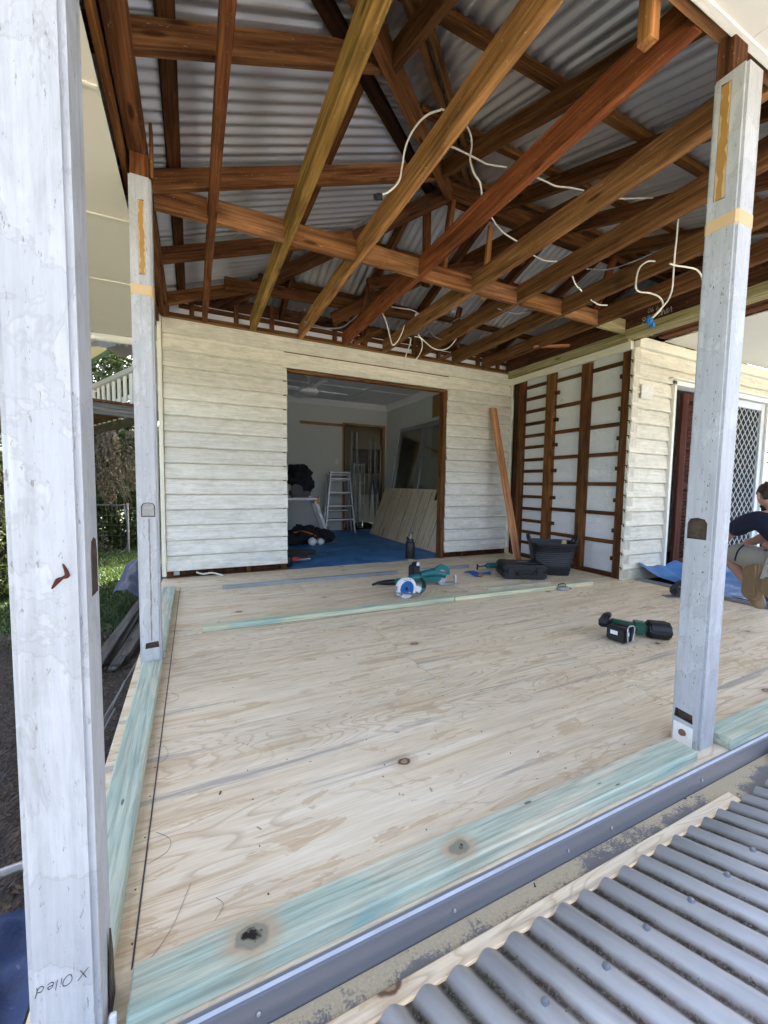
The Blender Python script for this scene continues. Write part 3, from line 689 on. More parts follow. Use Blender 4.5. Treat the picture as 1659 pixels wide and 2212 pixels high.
# soffit linings outside the plates
for (ya, yb) in ((.22, 1.08), (1.085, 1.97), (1.975, 2.865), (2.87, 3.75), (3.755, 5.08)):
    box('soffit_sheet', (-.945, -.302), (ya, yb), (2.498, 2.504), m_soff, roof, bev=0, col=(1.08, 1.03, .98))
for y in (1.082, 1.972, 2.867, 3.752): box('soffit_joint_strip', (-.945, -.302), (y-.012, y+.012), (2.489, 2.497), m_cream, roof)
box('soffit_end_moulding', (-1.0, -.30), (5.085, 5.16), (2.43, 2.51), m_trim, roof, bev=.02)
box('gutter', (-1.03, -.95), (.15, 5.3), (2.44, 2.55), m_trim, roof)
xs = [-.3, 1.0, 1.815, 3.0, 4.2, 5.4, 6.6, 8.0]
for a, b in zip(xs, xs[1:]): box('soffit_sheet', (a+.001, b-.001), (.24, .858), (2.592, 2.598), m_soff, roof, bev=0, col=(1.05, 1.05, 1.08))
box('soffit_trim', (-.3, 8.0), (.845, .875), (2.584, 2.5915), m_trim, roof)
box('gutter', (-1.0, 8.2), (.14, .22), (2.46, 2.58), m_trim, roof)
for (xa, xb) in ((4.68, 5.9), (5.902, 7.1), (7.102, 8.3)):
    box('ceiling_lining', (xa, xb), (.92, 2.79), (2.596, 2.606), m_soff, roof, bev=0, col=(1, .97, .92))
# chalk writing on the dark joist
tm = basis((0, 1, 0), (0, 0, -1), (-1, 0, 0), (4.0705, 2.45, 2.68))
for s, y, z, sz in (('VINK', 2.44, 2.672, .05), ('8.9.90', 2.53, 2.735, .045), ('326', 2.60, 2.655, .06)):
    text('chalk_writing', s, sz, basis((0, 1, 0), (0, 0, -1), (-1, 0, 0), (4.0705, y, z)), m_chalk, roof, .2)

# simple main house roof behind, unseen, added to cast shade
hr = thing('shade_house_roof', (3, 8, 3), 'unseen main house roof, added behind the verandah roof to cast shade', 'roof')
for nm, f in (('roofing_sheet', lambda u, v: V((-.9+9.4*u, 5.6+3.2*v, 2.75+1.15*v))), ('roofing_sheet', lambda u, v: V((-.9+9.4*u, 8.8+3.6*v, 3.9-1.2*v)))):
    q = MB(); q.sheet(f, 2, 2); solid(q.build(nm, m_iron, hr), .02)
for x in (-.2, 8.3):
    q = MB(); q.prism([(5.0, 2.5), (12.3, 2.5), (12.3, 2.6), (8.8, 3.85), (5.6, 2.7)], -.03, .03, basis((0, 1, 0), (0, 0, 1), (1, 0, 0), (x, 0, 0))); q.build('gable_wall', m_wb, hr)
hw = MB(); hw.box((-.18, 8.5, .6), (.08, 7.6, 3.9)); tag(hw.build('house_side_wall', m_wb), 'white side wall of the house running back from the deck', 'wall')
tag(box('house_rear_wall', (-.2, 8.3), (12.3, 12.4), (-1.2, 2.7), m_wb, bev=0), kind='structure')

# ================================================================== POSTS
def post(name, xs, ys, z0, z1, cuts, label, mat=m_post):
    t = thing(name, ((xs[0]+xs[1])/2, (ys[0]+ys[1])/2, z0), label, 'post', 'verandah posts')
    c = V(((xs[0]+xs[1])/2, (ys[0]+ys[1])/2, (z0+z1)/2)); L = z1-z0; wx, wy = xs[1]-xs[0], ys[1]-ys[0]
    bm = bmesh.new(); bmesh.ops.create_cube(bm, size=1)
    for v in bm.verts: v.co = V((v.co.x*L, v.co.y*wx, v.co.z*wy))
    es = [e for e in bm.edges if abs(e.verts[0].co.x-e.verts[1].co.x) > .1]
    bmesh.ops.bevel(bm, geom=es, offset=.009, segments=2, affect='EDGES')
    me = bpy.data.meshes.new('shaft'); bm.to_mesh(me); bm.free(); me.materials.append(mat); me.materials.append(m_mort)
    m, _ = frame((c.x, c.y, z0), (c.x, c.y, z1), (0, 1, 0))
    if cuts:
        k = MB()
        for cu in cuts: cu(k)
        cut = k.build('cut', m_mort); tmp = obj('tmp', me, None, None, m); md = tmp.modifiers.new('b', 'BOOLEAN'); md.object = cut; md.operation = 'DIFFERENCE'; md.solver = 'EXACT'
        bpy.context.view_layer.update()
        me2 = bpy.data.meshes.new_from_object(tmp.evaluated_get(bpy.context.evaluated_depsgraph_get()))
        bpy.data.objects.remove(tmp); bpy.data.objects.remove(cut); me = me2; me.name = 'shaft'
    obj('shaft', me, None, t, m); return t
def arch(o, xd, n, w, h, d=.014):      # arch-topped recess centred at o on a face: xd = horizontal direction, n = outward normal
    z = V((0, 0, 1)); poly = [(-w/2, -h/2), (w/2, -h/2), (w/2, h*.25), (w*.36, h*.44), (0, h/2), (-w*.36, h*.44), (-w/2, h*.25)]
    return lambda k: k.prism(poly, -d, .01, basis(xd, z, n, o))
def rect(o, xd, n, w, h, d=.016):
    return lambda k: k.prism([(-w/2, -h/2), (w/2, -h/2+.004), (w/2-.003, h/2), (-w/2+.002, h/2-.005)], -d, .01, basis(xd, (0, 0, 1), n, o))
NX, NY, PX = (-1, 0, 0), (0, -1, 0), (1, 0, 0)
def bands(t, xs, ys, z0, z1):
    box('bare_band', (xs[0]-.0012, xs[1]+.0012), (ys[0]-.0012, ys[1]+.0012), (z0, z1), m_tan, t, bev=.008, axis=2)
def ragged(t, o, xd, n, w, h):
    q = MB(); q.prism([(-w/2, -h/2), (w/2, -h/2), (w/2, h/2), (-w/2, h/2)], -.001, 0, basis(xd, (0, 0, 1), n, o)); q.build('tan_inset', m_tan, t)
    L, R_ = [], []; c = 0
    for k in range(22):
        z = -h/2+h*k/21; ww = w*(.22+.24*random.random()); c = .6*c+rnd(-.12, .12)*w; L.append((max(-w/2, c-ww), z)); R_.append((min(w/2, c+ww), z))
    q = MB(); q.prism(L+R_[::-1], 0, .0012, basis(xd, (0, 0, 1), n, o)); q.build('orange_strip', m_orng, t)
# near left post
xs, ys = (-.254, -.158), (.777, .888)
p1 = post('verandah_post', xs, ys, -.25, 2.5, [arch((-.158, .848, .85), (0, 1, 0), PX, .048, .10, .007)], 'thick white timber post with flaking paint, nearest the camera at the left')
box('bare_stub', (-.25, -.165), (.79, .88), (2.501, 2.60), m_hard, p1)
text('handwriting', 'X Oiled', .017, basis((-1, 0, 0), (0, 0, -1), (0, -1, 0), (-.208, .7764, .168)), m_ink, p1, .2, .025)
sc_ = MB(); sc_.tube([(-.185, .776, .868), (-.180, .776, .850), (-.186, .776, .846), (-.192, .776, .842), (-.200, .776, .830)], [.001, .004, .002, .004, .001], 6, 5); sc_.build('paint_chip', m_louv, p1)
fl = MB()
fl.prism([(-.018, 0), (.02, .0), (.014, .10), (.0, .16), (-.012, .08)], 0, .003, basis((0, 1, 0), (0, 0, 1), (1, 0, 0), (-.155, .85, .0))); fl.build('lifting_splinter', m_mort, p1)
box('torn_strip', (-.155, -.152), (.84, .882), (-.1, .03), m_post, p1); box('peeled_flap', (-.150, -.138), (.79, .80), (.015, .05), m_white, p1)
# left post further back
xs, ys = (-.263, -.165), (2.41, 2.51)
p2 = post('verandah_post', xs, ys, -.05, 2.49, [arch((-.211, 2.41, .848), (1, 0, 0), NY, .064, .075, .006), rect((-.207, 2.41, .128), (1, 0, 0), NY, .064, .036, .02), rect((-.210, 2.41, 2.20), (1, 0, 0), NY, .03, .36, .003)], 'slim white post at the left with a worn arched mortise, near the wall')
bands(p2, xs, ys, 1.917, 1.98)
ragged(p2, V((-.210, 2.4118, 2.20)), (1, 0, 0), NY, .028, .35)
box('bare_stub', (-.255, -.172), (2.415, 2.50), (2.491, 2.60), m_hard, p2, col=(.9, .75, .6)); box('side_cleat', (-.17, -.155), (2.42, 2.49), (2.50, 2.76), m_hard, p2)
q = MB(); q.prism([(-.027, -.032), (.027, -.032), (.027, .018), (.019, .03), (0, .034), (-.019, .03), (-.027, .018)], 0, .002, basis((1, 0, 0), (0, 0, 1), NY, (-.211, 2.4155, .848))); q.build('mortise_floor', m_post, p2, None, None, (.72, .68, .62))
m_strk = plain('worn_paint_streak', (.27, .23, .20), .8, var=.5, scale=60, bump=.5)
st = MB(); st.tube([(-.2085+rnd(-.0015, .0015), 2.4098, .80-.0325*k) for k in range(21)], [rnd(.0015, .0045) for k in range(41)], 5, 3); st.build('bare_streak', m_strk, p2)
# right post
xs, ys = (1.727, 1.832), (.812, .916)
p3 = post('verandah_post', xs, ys, -.015, 2.46, [arch((1.727, .870, .850), (0, 1, 0), NX, .066, .082, .016), rect((1.727, .872, .112), (0, 1, 0), NX, .066, .04, .022), rect((1.727, .874, 2.235), (0, 1, 0), NX, .036, .40, .003)], 'white timber post at the right with square bolt plate at its foot')
bands(p3, xs, ys, 1.925, 1.985)
ragged(p3, V((1.7288, .874, 2.235)), (0, -1, 0), NX, .034, .39)
box('bare_stub', (1.735, 1.82), (.86, .915), (2.461, 2.60), m_dark, p3, col=(1.2, 1.05, .9))
box('bolt_plate', (1.7235, 1.7265), (.835, .905), (-.005, .078), m_trim, p3); bt = MB()
bt.lathe([(.004, -.004), (.013, -.004), (.013, .002), (.010, .004), (.010, .010), (.001, .011)], basis((0, 1, 0), (0, 0, 1), (-1, 0, 0), (1.7235, .870, .045)), 12); bt.build('bolt', m_rust, p3, None, 40)
sp = MB()
for k in range(70):
    z = rnd(.25, 2.0); a = rnd(.835, .905) if random.random() < .3 else rnd(.838, .846)
    sp.box((1.7266, a, z), (.0008, rnd(.0006, .0022), rnd(.002, .009)))
tag(sp.build('paint_chips', m_mort, p3), kind='stuff')

# ================================================================== TREATED PINE PLATES, FLASHING, GUTTER, LOWER ROOF
grp = 'treated pine bottom plates'
PH = .045
tag(box('bottom_plate', (-.253, -.162), (.905, 2.408), (.001, PH), m_green, bev=.004, col=(1.24, 1.15, 1.12)), 'green treated pine plate along the left deck edge between the two left posts', 'timber', grp)
tag(box('bottom_plate', (-.253, -.155), (2.512, 4.075), (.001, PH), m_green, bev=.004, col=(1.24, 1.15, 1.12)), 'green treated pine plate from the slim left post towards the weatherboard wall', 'timber', grp)
tag(box('bottom_plate', (-.122, 1.652), (.778, .872), (.001, PH), m_green_front, bev=.004, col=(1.24, 1.15, 1.12)), 'long blue-green treated pine plate with two dark knots along the front edge', 'timber', grp)
tag(box('bottom_plate', (1.848, 4.6), (.765, .858), (.001, PH), m_green, bev=.004, col=(1.24, 1.15, 1.12)), 'green treated pine plate right of the bolted white post', 'timber', grp)
fl = thing('metal_flashing', (2, .76, -.05), 'blue-grey folded steel flashing along the front deck edge', 'flashing')
f = MB(); f.prism([(.762, -.003), (.7685, .001), (.7685, -.0005), (.7575, -.0125), (.7435, -.055), (.744, -.10), (.7405, -.10), (.740, -.054), (.7545, -.010)], -.10, 7.5, basis((0, 1, 0), (0, 0, 1), (1, 0, 0), (0, 0, 0)))
f.build('flashing_sheet', m_flash, fl)
f = MB(); f.bar((-.09, .7600, -.0022), (2.9, .7600, -.0022), .007, .0025, up=(0, -.6, 1)); f.build('scuffed_edge', m_flashw, fl)
for x in (.10, .56, .95, 1.135, 1.62, 2.1, 2.6):
    s = MB(); s.lathe([(.0075, 0), (.0075, .002), (.0045, .002), (.0045, .006), (.001, .0065)], basis((1, 0, 0), (0, .35, .94), (0, -.94, .35), (x, .7495, -.034)), 8); s.build('screw', m_galv, fl, None, 40)
tag(box('gutter_board', (-.4, 7.5), (.635, .7395), (-.08, -.056), m_gut, bev=.002), 'dark wet gutter board scattered with pale sawdust', 'gutter')
lowr = thing('lower_roof', (1, 0, -.1), 'weathered blue-grey corrugated lower roof in the right foreground', 'roof')
box('eave_strip', (.0, 1.665), (.650, .688), (-.0555, -.046), m_ply, lowr)
al = V((.2, -1, .227)).normalized(); lx = (V((1, 0, 0))-al*al.x).normalized(); nz_ = lx.cross(-al); org = V((.337, .647, -.028))
LP = .0786; bm = bmesh.new(); prev = None; nn = int(6.0/LP*12)
for i in range(nn+1):
    s = -.75+6.0*i/nn; b0 = V((s, 0, 0)); h = .0095*math.cos(2*math.pi*s/LP)
    row = [bm.verts.new((b0.dot(lx), -(b0.dot(al)+t_), h-.0095+b0.dot(nz_))) for t_ in [j*.3 for j in range(16)]]
    if prev:
        for k in range(len(row)-1): bm.faces.new((prev[k], prev[k+1], row[k+1], row[k]))
    prev = row
for f_ in bm.faces: f_.smooth = True
bmesh.ops.recalc_face_normals(bm, faces=bm.faces[:])
me = bpy.data.meshes.new('roofing_sheet'); bm.to_mesh(me); bm.free()
LM = basis(lx, -al, nz_, org); o = obj('roofing_sheet', me, m_lower, lowr, LM); solid(o, .0012, -1)
for i in range(-6, 24):
    for t_ in ((.155,) if i % 2 else (.95,)):
        b0 = V((1, 0, 0))*(i*LP); P = org+b0+al*(t_+rnd(-.01, .01)); s = MB()
        s.lathe([(.0085, -.002), (.0085, .001), (.0062, .0015), (.0062, .006), (.003, .0075), (.001, .008)], basis(lx, -al, nz_, P), 10); s.build('roof_screw', m_galv, lowr, None, 40)
Rd = random.Random(4); vs = []; fs = []
for k in range(5200):
    i = Rd.randint(-9, 50); t_ = Rd.uniform(.01, 1.0); off = Rd.gauss(0, .0065); P = org+V((1, 0, 0))*((i+.5)*LP+off)+al*t_+nz_*(-.0185+.0095*(1-math.cos(2*math.pi*off/LP))+Rd.uniform(0, .003))
    a = V((Rd.gauss(0, 1), Rd.gauss(0, 1), Rd.gauss(0, .3))).normalized()*Rd.uniform(.001, .0042); b = nz_.cross(a).normalized()*Rd.uniform(.0006, .0018); n_ = len(vs); vs += [P-a, P+b+nz_*.001, P+a, P-b]; fs.append((n_, n_+1, n_+2, n_+3))
me = bpy.data.meshes.new('leaf_debris'); me.from_pydata(vs, [], fs); tag(obj('leaf_debris', me, mk_leaf('roof_debris', (.02, .015, .01), (.22, .18, .12)), lowr), kind='stuff')
tag(beam('timber_offcut', (2.04, .695, -.040), (2.55, .66, -.038), .06, .022, m_pale), 'pale painted timber offcut in the gutter beyond the right post', 'offcut')
tag(beam('timber_offcut', (1.95, .63, -.030), (2.14, .58, -.024), .045, .018, m_pale, col=(.9, .85, .8)), 'small bare timber offcut beside the corrugated roof edge', 'offcut')

# ================================================================== THE ROOM BEHIND
RW = 8.25; RX0, RX1, RC = -.06, 3.95, 2.72
def st(o): return tag(o, kind='structure')
st(box('room_back_wall', (RX0, 2.93), (RW, RW+.08), (-.02, RC), m_wall, bev=0, axis=0)); st(box('room_back_wall', (3.86, RX1), (RW, RW+.08), (-.02, RC), m_wall, bev=0, axis=0))
st(box('room_back_wall', (2.93, 3.86), (RW, RW+.08), (2.25, RC), m_wall, bev=0, axis=0))
st(box('room_right_wall', (RX1, RX1+.08), (4.72, RW+.08), (-.02, RC), m_wall, bev=0, axis=1)); st(box('room_left_wall', (RX0-.06, RX0), (4.72, RW+.08), (-.02, RC), m_wall, bev=0, axis=1))
st(box('room_front_wall', (RX0, .925), (4.716, 4.726), (-.02, RC), m_wall, bev=0)); st(box('room_front_wall', (3.09, RX1), (4.716, 4.726), (-.02, RC), m_wall, bev=0)); st(box('room_front_wall', (.925, 3.09), (4.72, 4.73), (2.26, RC), m_wall, bev=0))
st(box('room_ceiling', (RX0, RX1), (4.72, RW), (RC, RC+.05), m_ceil, bev=0))
for nm, a, b, u in (('room_cornice', (RX0, RW-.045, RC-.055), (RX1, RW-.045, RC-.055), (0, -.7, .7)), ('room_cornice', (RX1-.045, 4.73, RC-.055), (RX1-.045, RW, RC-.055), (-.7, 0, .7))):
    st(beam(nm, a, b, .012, .15, m_plast, None, .004, u))
st(box('ceiling_strip', (RX0, RX1), (6.95, 6.98), (RC-.012, RC-.001), m_plast, bev=0)); st(box('ceiling_strip', (2.9, 2.93), (4.75, RW-.1), (RC-.012, RC-.001), m_plast, bev=0))
st(box('exposed_fibreboard', (RX1-.006, RX1-.001), (4.75, 6.35), (1.5, 2.60), m_yel, bev=0))
st(box('wall_scar', (1.98, 2.9), (RW-.004, RW-.001), (2.20, 2.26), m_pale, bev=0, col=(.75, .6, .55)))
df = thing('doorway_frame', (3.4, RW, 0), 'stripped timber doorway frame in the dim room', 'doorway')
for xa, xb in ((2.9, 2.93), (3.86, 3.90)): box('architrave', (xa, xb), (RW-.02, RW+.10), (0, 2.29), m_pale, df, col=(.75, .65, .6))
box('architrave', (2.93, 3.86), (RW-.02, RW+.10), (2.245, 2.29), m_pale, df, col=(.8, .75, .7)); box('jamb', (2.935, 2.965), (RW, RW+.1), (0, 2.24), m_hard, df); box('jamb', (3.83, 3.856), (RW, RW+.1), (0, 2.24), m_hard, df)
# next room
st(box('hall_wall', (1.5, 5.2), (11.0, 11.06), (-.02, 2.7), m_wall, bev=0, col=(.9, .75, .6))); st(box('hall_ceiling', (1.5, 5.2), (RW+.08, 11.0), (2.6, 2.65), m_ceil, bev=0)); st(box('hall_wall', (5.2, 5.26), (RW, 11), (-.02, 2.7), m_wall, bev=0)); st(box('hall_wall', (1.44, 1.5), (RW, 11), (-.02, 2.7), m_wall, bev=0))
sh = thing('white_shelf', (4.1, 10.4, 0), 'narrow white shelf unit seen through the plastic sheet', 'shelf')
for x in (3.95, 4.25): box('side', (x, x+.025), (10.3, 10.55), (0, 1.55), m_white, sh)
for z in (.1, .55, 1.0, 1.5): box('shelf_board', (3.976, 4.249), (10.3, 10.55), (z, z+.025), m_white, sh)
tag(box('dark_picture', (4.15, 5.1), (10.97, 10.99), (1.3, 2.0), m_louv, bev=.002), 'dark picture hanging on the wall of the far room', 'picture')
tag(box('leaning_board', (3.7, 4.35), (9.6, 9.63), (0, .72), m_wall, bev=.002), 'grey board standing in the far room', 'board')
cz = MB(); cz.box((4.75, 10.2, .45), (.45, .45, .06), bev=.02); cz.box((4.75, 10.4, .8), (.45, .05, .6), bev=.02)
for dx in (-.18, .18):
    for dy in (-.18, .18): cz.bar((4.75+dx, 10.2+dy, 0), (4.75+dx, 10.2+dy, .45), .04, .04)
tag(cz.build('dark_chair', m_black), 'dark chair in the far room behind the plastic sheet', 'chair')
pf = MB(); pf.sheet(lambda u, v: V((2.97+.86*u, RW+.03+.03*math.sin(14*u+3*v)+.02*math.sin(37*u), .02+2.1*v-.25*(u-.2)*(v > .9)*u)), 40, 12); pfo = pf.build('plastic_sheet', m_film, None, None, 60); tag(pfo, 'clear plastic dust sheet hung across the inner doorway', 'plastic sheet')
sw = thing('light_switch', (2.78, RW, 1.45), 'white light switch on the grey wall beside the inner doorway', 'switch'); box('plate', (2.745, 2.815), (RW-.010, RW-.001), (1.40, 1.515), m_white, sw); box('rocker', (2.77, 2.79), (RW-.014, RW-.0105), (1.44, 1.475), m_white, sw)
# ceiling fan
fan = thing('ceiling_fan', (1.677, 6.39, RC), 'white four-blade ceiling fan in the dim room', 'fan')
q = MB(); q.lathe([(.03, -.07), (.075, -.045), (.075, -.002)], Mx.Translation(V((1.677, 6.39, RC)))); q.build('canopy', m_white, fan, None, 50)
q = MB(); q.tube([(1.677, 6.39, RC-.06), (1.677, 6.39, RC-.2)], .014, 10, 0); q.build('rod', m_white, fan, None, 50)
q = MB(); q.lathe([(.03, -.33), (.11, -.325), (.15, -.30), (.155, -.27), (.13, -.235), (.05, -.21), (.02, -.19)], Mx.Translation(V((1.677, 6.39, RC))), 28); q.build('motor', m_white, fan, None, 50)
for k in range(4):
    a = .08+k*math.pi/2; R_ = Mx.Translation(V((1.677, 6.39, RC-.255))) @ Mx.Rotation(a, 4, 'Z') @ Mx.Rotation(.2, 4, 'X')
    q = MB(); q.prism([(.12, -.04), (.2, -.065), (.62, -.075), (.66, -.03), (.66, .03), (.62, .07), (.2, .05), (.12, .03)], -.005, .005, R_); q.build('blade', m_white, fan)
q = MB(); q.lathe([(.03, -.012), (.045, -.012), (.05, -.004), (.05, -.001)], Mx.Translation(V((2.46, 7.5, RC))), 20); tag(q.build('downlight', m_white, None, None, 40), 'small round downlight in the room ceiling', 'light')
# blue drop sheet
ds = MB()
def dsf(u, v):
    x = .0+3.93*u; y = 4.66+3.55*v+(.03*math.sin(9*u)+.015*math.sin(31*u)-.02 if v < .01 else 0)
    return V((x, y, -.006+.004*math.sin(7*x+3*y)*math.sin(5*y)+.004))
ds.sheet(dsf, 50, 50); tag(ds.build('drop_sheet', m_tarp, None, None, 60), 'blue plastic drop sheet covering the room floor', 'drop sheet')
st(box('threshold_board', (.962, 3.03), (4.632, 4.70), (-.035, -.012), m_hard))
# leaning plywood with dark stripes
lp = thing('striped_plywood', (3.3, 6.4, 0), 'plywood sheet with dark vertical lines leaning against the room wall', 'plywood')
A_, B_, C_ = V((3.22, 7.45, 0)), V((3.22, 4.95, 0)), V((3.55, 7.45, .92)); ux = (B_-A_).normalized(); uz = (C_-A_).normalized(); nn_ = uz.cross(ux)
M_ = basis(ux, uz, ux.cross(uz), A_)
q = MB(); q.prism([(0, 0), (2.5, 0), (2.5, .98), (2.02, .98), (2.02, .80), (1.92, .80), (1.92, .98), (0, .98)], -.018, 0, M_); q.build('panel', m_ply, lp, None, None, (.95, .93, .88))
for k, x in enumerate((.38, .76, 1.14, 1.52, 1.80, 2.2)):
    q = MB(); e_ = [(x+rnd(-.006, .006)+.015*k2/6, .02+.92*k2/6) for k2 in range(7)]; q.prism([(a_-rnd(.003, .009), b_) for a_, b_ in e_]+[(a_+rnd(.003, .009), b_) for a_, b_ in reversed(e_)], .0005, .0012, M_); q.build('glue_line', m_ink, lp)
# leaning sliding window
wd = thing('leaning_window', (3.7, 6.4, 0), 'old aluminium sliding window frame leaning on the room wall', 'window')
A_ = V((3.50, 7.45, 0)); uz = (V((3.84, 7.30, 2.2))-A_).normalized(); ux = V((0, -1, 0)); uz = (uz-ux*uz.dot(ux)).normalized(); M_ = basis(ux, uz, ux.cross(uz), A_)
W_, H_ = 2.05, 2.2
def wb(nm, x0, x1, y0, y1, z0, z1, mat):
    q = MB(); q.box(((x0+x1)/2, (y0+y1)/2, (z0+z1)/2), (x1-x0, y1-y0, z1-z0)); return q.build(nm, mat, wd, M_)
for x0, x1 in ((0, .06), (W_-.06, W_)): wb('frame_stile', x0, x1, 0, H_, -.08, 0, m_aluw)
for y0, y1 in ((0, .06), (H_-.06, H_)): wb('frame_rail', .061, W_-.061, y0, y1, -.08, 0, m_aluw)
for x0, x1 in ((.07, .13), (.95, 1.01), (1.03, 1.09), (1.9, 1.96)): wb('sash_stile', x0, x1, .07, H_-.07, -.05, -.015, m_alu)
for x0, x1 in ((.131, .949), (1.091, 1.899)): wb('sash_rail', x0, x1, .07, .13, -.05, -.015, m_alu); wb('sash_rail', x0, x1, H_-.13, H_-.07, -.05, -.015, m_alu); wb('pane', x0, x1, .13, H_-.13, -.035, -.03, m_glass)
tag(beam('white_offcut', (3.30, 5.05, .02), (3.62, 4.86, .02), .12, .02, m_white), 'white board offcut lying on the blue sheet by the door jamb', 'board')
tag(beam('plaster_offcut', (3.32, 5.05, .02), (3.52, 5.12, .42), .22, .012, m_plast), 'small white panel leaning at the right door jamb', 'panel')
# step ladders
def ladder(x, y, rz, h, label):
    t = thing('step_ladder', (x, y, 0), label, 'ladder', 'folded step ladders'); R_ = Mx.Translation(V((x, y, 0))) @ Mx.Rotation(rz, 4, 'Z')
    def pt(a, b, c): return R_ @ V((a, b, c))
    wb_, wt = .30, .19
    for s in (-1, 1):
        beam('front_stile', pt(s*wb_, -.05, 0), pt(s*wt, .02, h), .03, .065, m_alu, t, up=R_.to_3x3() @ V((0, 1, 0))); beam('rear_stile', pt(s*wb_*.9, .14, 0), pt(s*wt*.9, .09, h*.97), .025, .04, m_alu, t, up=R_.to_3x3() @ V((0, 1, 0)))
        box('foot', *[(v-.03, v+.03) for v in pt(s*wb_, -.05, 0).to_tuple()[:2]], (0, .03), m_black, t)
    n = int(h/.28)
    for i in range(1, n+1):
        z = i*h/(n+.4); ww = wb_+(wt-wb_)*z/h; beam('tread', pt(-ww+.015, -.05+.07*z/h, z), pt(ww-.015, -.05+.07*z/h, z), .085, .03, m_alu, t, up=(0, 0, 1))
        if i == 2: beam('rear_brace', pt(-ww*.85, .13, z-.1), pt(ww*.85, .13, z-.1), .02, .025, m_alu, t)
    beam('top_cap', pt(-wt-.02, .05, h+.015), pt(wt+.02, .05, h+.015), .17, .03, m_alu, t)
ladder(2.68, 7.74, -.12, 1.20, 'aluminium step ladder folded against the grey wall beside the inner doorway')
ladder(2.70, 7.97, -.12, 1.16, 'second aluminium step ladder stacked behind the first')
# trestle, saw and jacket at the left
tr = thing('trestle_ladder', (1.6, 7.0, 0), 'aluminium trestle platform with yellow end caps at the left of the room', 'trestle')
box('platform', (.5, 1.95), (6.85, 7.15), (.70, .745), m_aluw, tr); box('end_cap', (1.955, 1.99), (6.84, 7.16), (.64, .75), m_orange, tr, col=(1, 1.6, .8))
for y in (6.87, 7.13): beam('leg', (1.93, y, .69), (2.18, y, 0), .03, .06, m_aluw, tr)
for z in (.2, .45): beam('rung', (2.0+.25*(.69-z)/.69, 6.87, z), (2.0+.25*(.69-z)/.69, 7.13, z), .03, .03, m_alu, tr)
q = MB(); q.box((1.68, 6.98, .82), (.34, .22, .14), bev=.03); q.box((1.72, 6.95, .93), (.16, .12, .12), bev=.03); q.lathe([(.01, -.02), (.10, -.02), (.10, .02), (.01, .02)], basis((1, 0, 0), (0, 0, 1), (0, -1, 0), (1.60, 6.86, .88))); tag(q.build('mitre_saw', m_black, None, None, 40), 'black bench saw on the trestle platform', 'saw')
q = MB(); q.blob((1.66, 6.98, 1.12), (.22, .17, .20), 4, .35, 2.2, 3); q.blob((1.78, 6.95, .98), (.13, .13, .16), 3, .3, 3, 5); tag(q.build('jacket', m_blackf, None, None, 80), 'black jacket heaped over the bench saw', 'jacket')
# heap of bags and bits on the floor
bag = thing('tool_bag', (1.75, 6.5, 0), 'black tool bag heap with orange strap on the blue floor', 'bag')
q = MB(); q.blob((1.62, 6.55, .14), (.24, .2, .16), 4, .4, 2.5, 1, 0); q.blob((1.95, 6.6, .10), (.22, .18, .12), 4, .4, 3, 2, 0); q.blob((1.38, 6.5, .08), (.16, .15, .10), 3, .4, 3, 4, 0); q.build('body', m_blackf, bag, None, 80)
q = MB(); q.tube([(1.45, 6.42, .20), (1.6, 6.36, .22), (1.78, 6.38, .15), (1.85, 6.42, .08)], .012, 6); q.build('strap', m_orange, bag)
q = MB(); q.blob((1.72, 6.30, .06), (.07, .06, .065), 3, .2, 3, 6, 0); q.blob((1.86, 6.33, .05), (.06, .06, .055), 3, .2, 3, 8, 0); tag(q.build('respirator', m_white, None, None, 60), 'off-white dust mask lying by the tool bag', 'mask')
q = MB(); q.tube([(1.95, 6.25, .015), (2.1, 6.28, .05), (2.15, 6.36, .015), (2.04, 6.3, .03), (1.98, 6.22, .01)], .006, 6, 8); tag(q.build('looped_strap', m_alu), 'loose grey strap curled on the blue floor', 'strap')
def chan(p0, p1, label, w=.2, h=.07):
    t = MB(); t.bar((V(p0)+V((0, 0, h))), (V(p1)+V((0, 0, h))), w, .006); d = (V(p1)-V(p0)).normalized(); s = V((-d.y, d.x, 0))*(w/2-.003)
    t.bar(V(p0)+s+V((0, 0, h/2)), V(p1)+s+V((0, 0, h/2)), .006, h-.008); t.bar(V(p0)-s+V((0, 0, h/2)), V(p1)-s+V((0, 0, h/2)), .006, h-.008)
    tag(t.build('metal_channel', m_grey), label, 'channel', 'grey metal channels')
chan((.6, 6.1, .02), (1.42, 5.22, .02), 'upper grey metal channel lying on the blue sheet at the left'); chan((.62, 5.75, 0.0), (1.25, 5.02, 0.0), 'lower grey metal channel nearest the door opening', .12, .06)
q = MB(); q.tube([(1.05, 4.98, .03), (1.22, 5.0, .03), (1.34, 5.03, .03)], .016, 8); tag(q.build('grey_tube_offcut', m_alu, None, None, 40), 'short grey tube in front of the metal channels', 'tube')
cl = MB(); cl.box((1.12, 4.93, .06), (.14, .07, .04), bev=.012); tag(cl.build('red_clamp', m_red), 'red plastic clamp beside the metal channels', 'clamp')
q = MB(); q.lathe([(.045, 0), (.05, .01), (.05, .10), (.04, .12), (.02, .13)], Mx.Translation(V((1.02, 4.83, .0)))); tag(q.build('black_canister', m_black, None, None, 40), 'small black canister inside the left door jamb', 'canister')
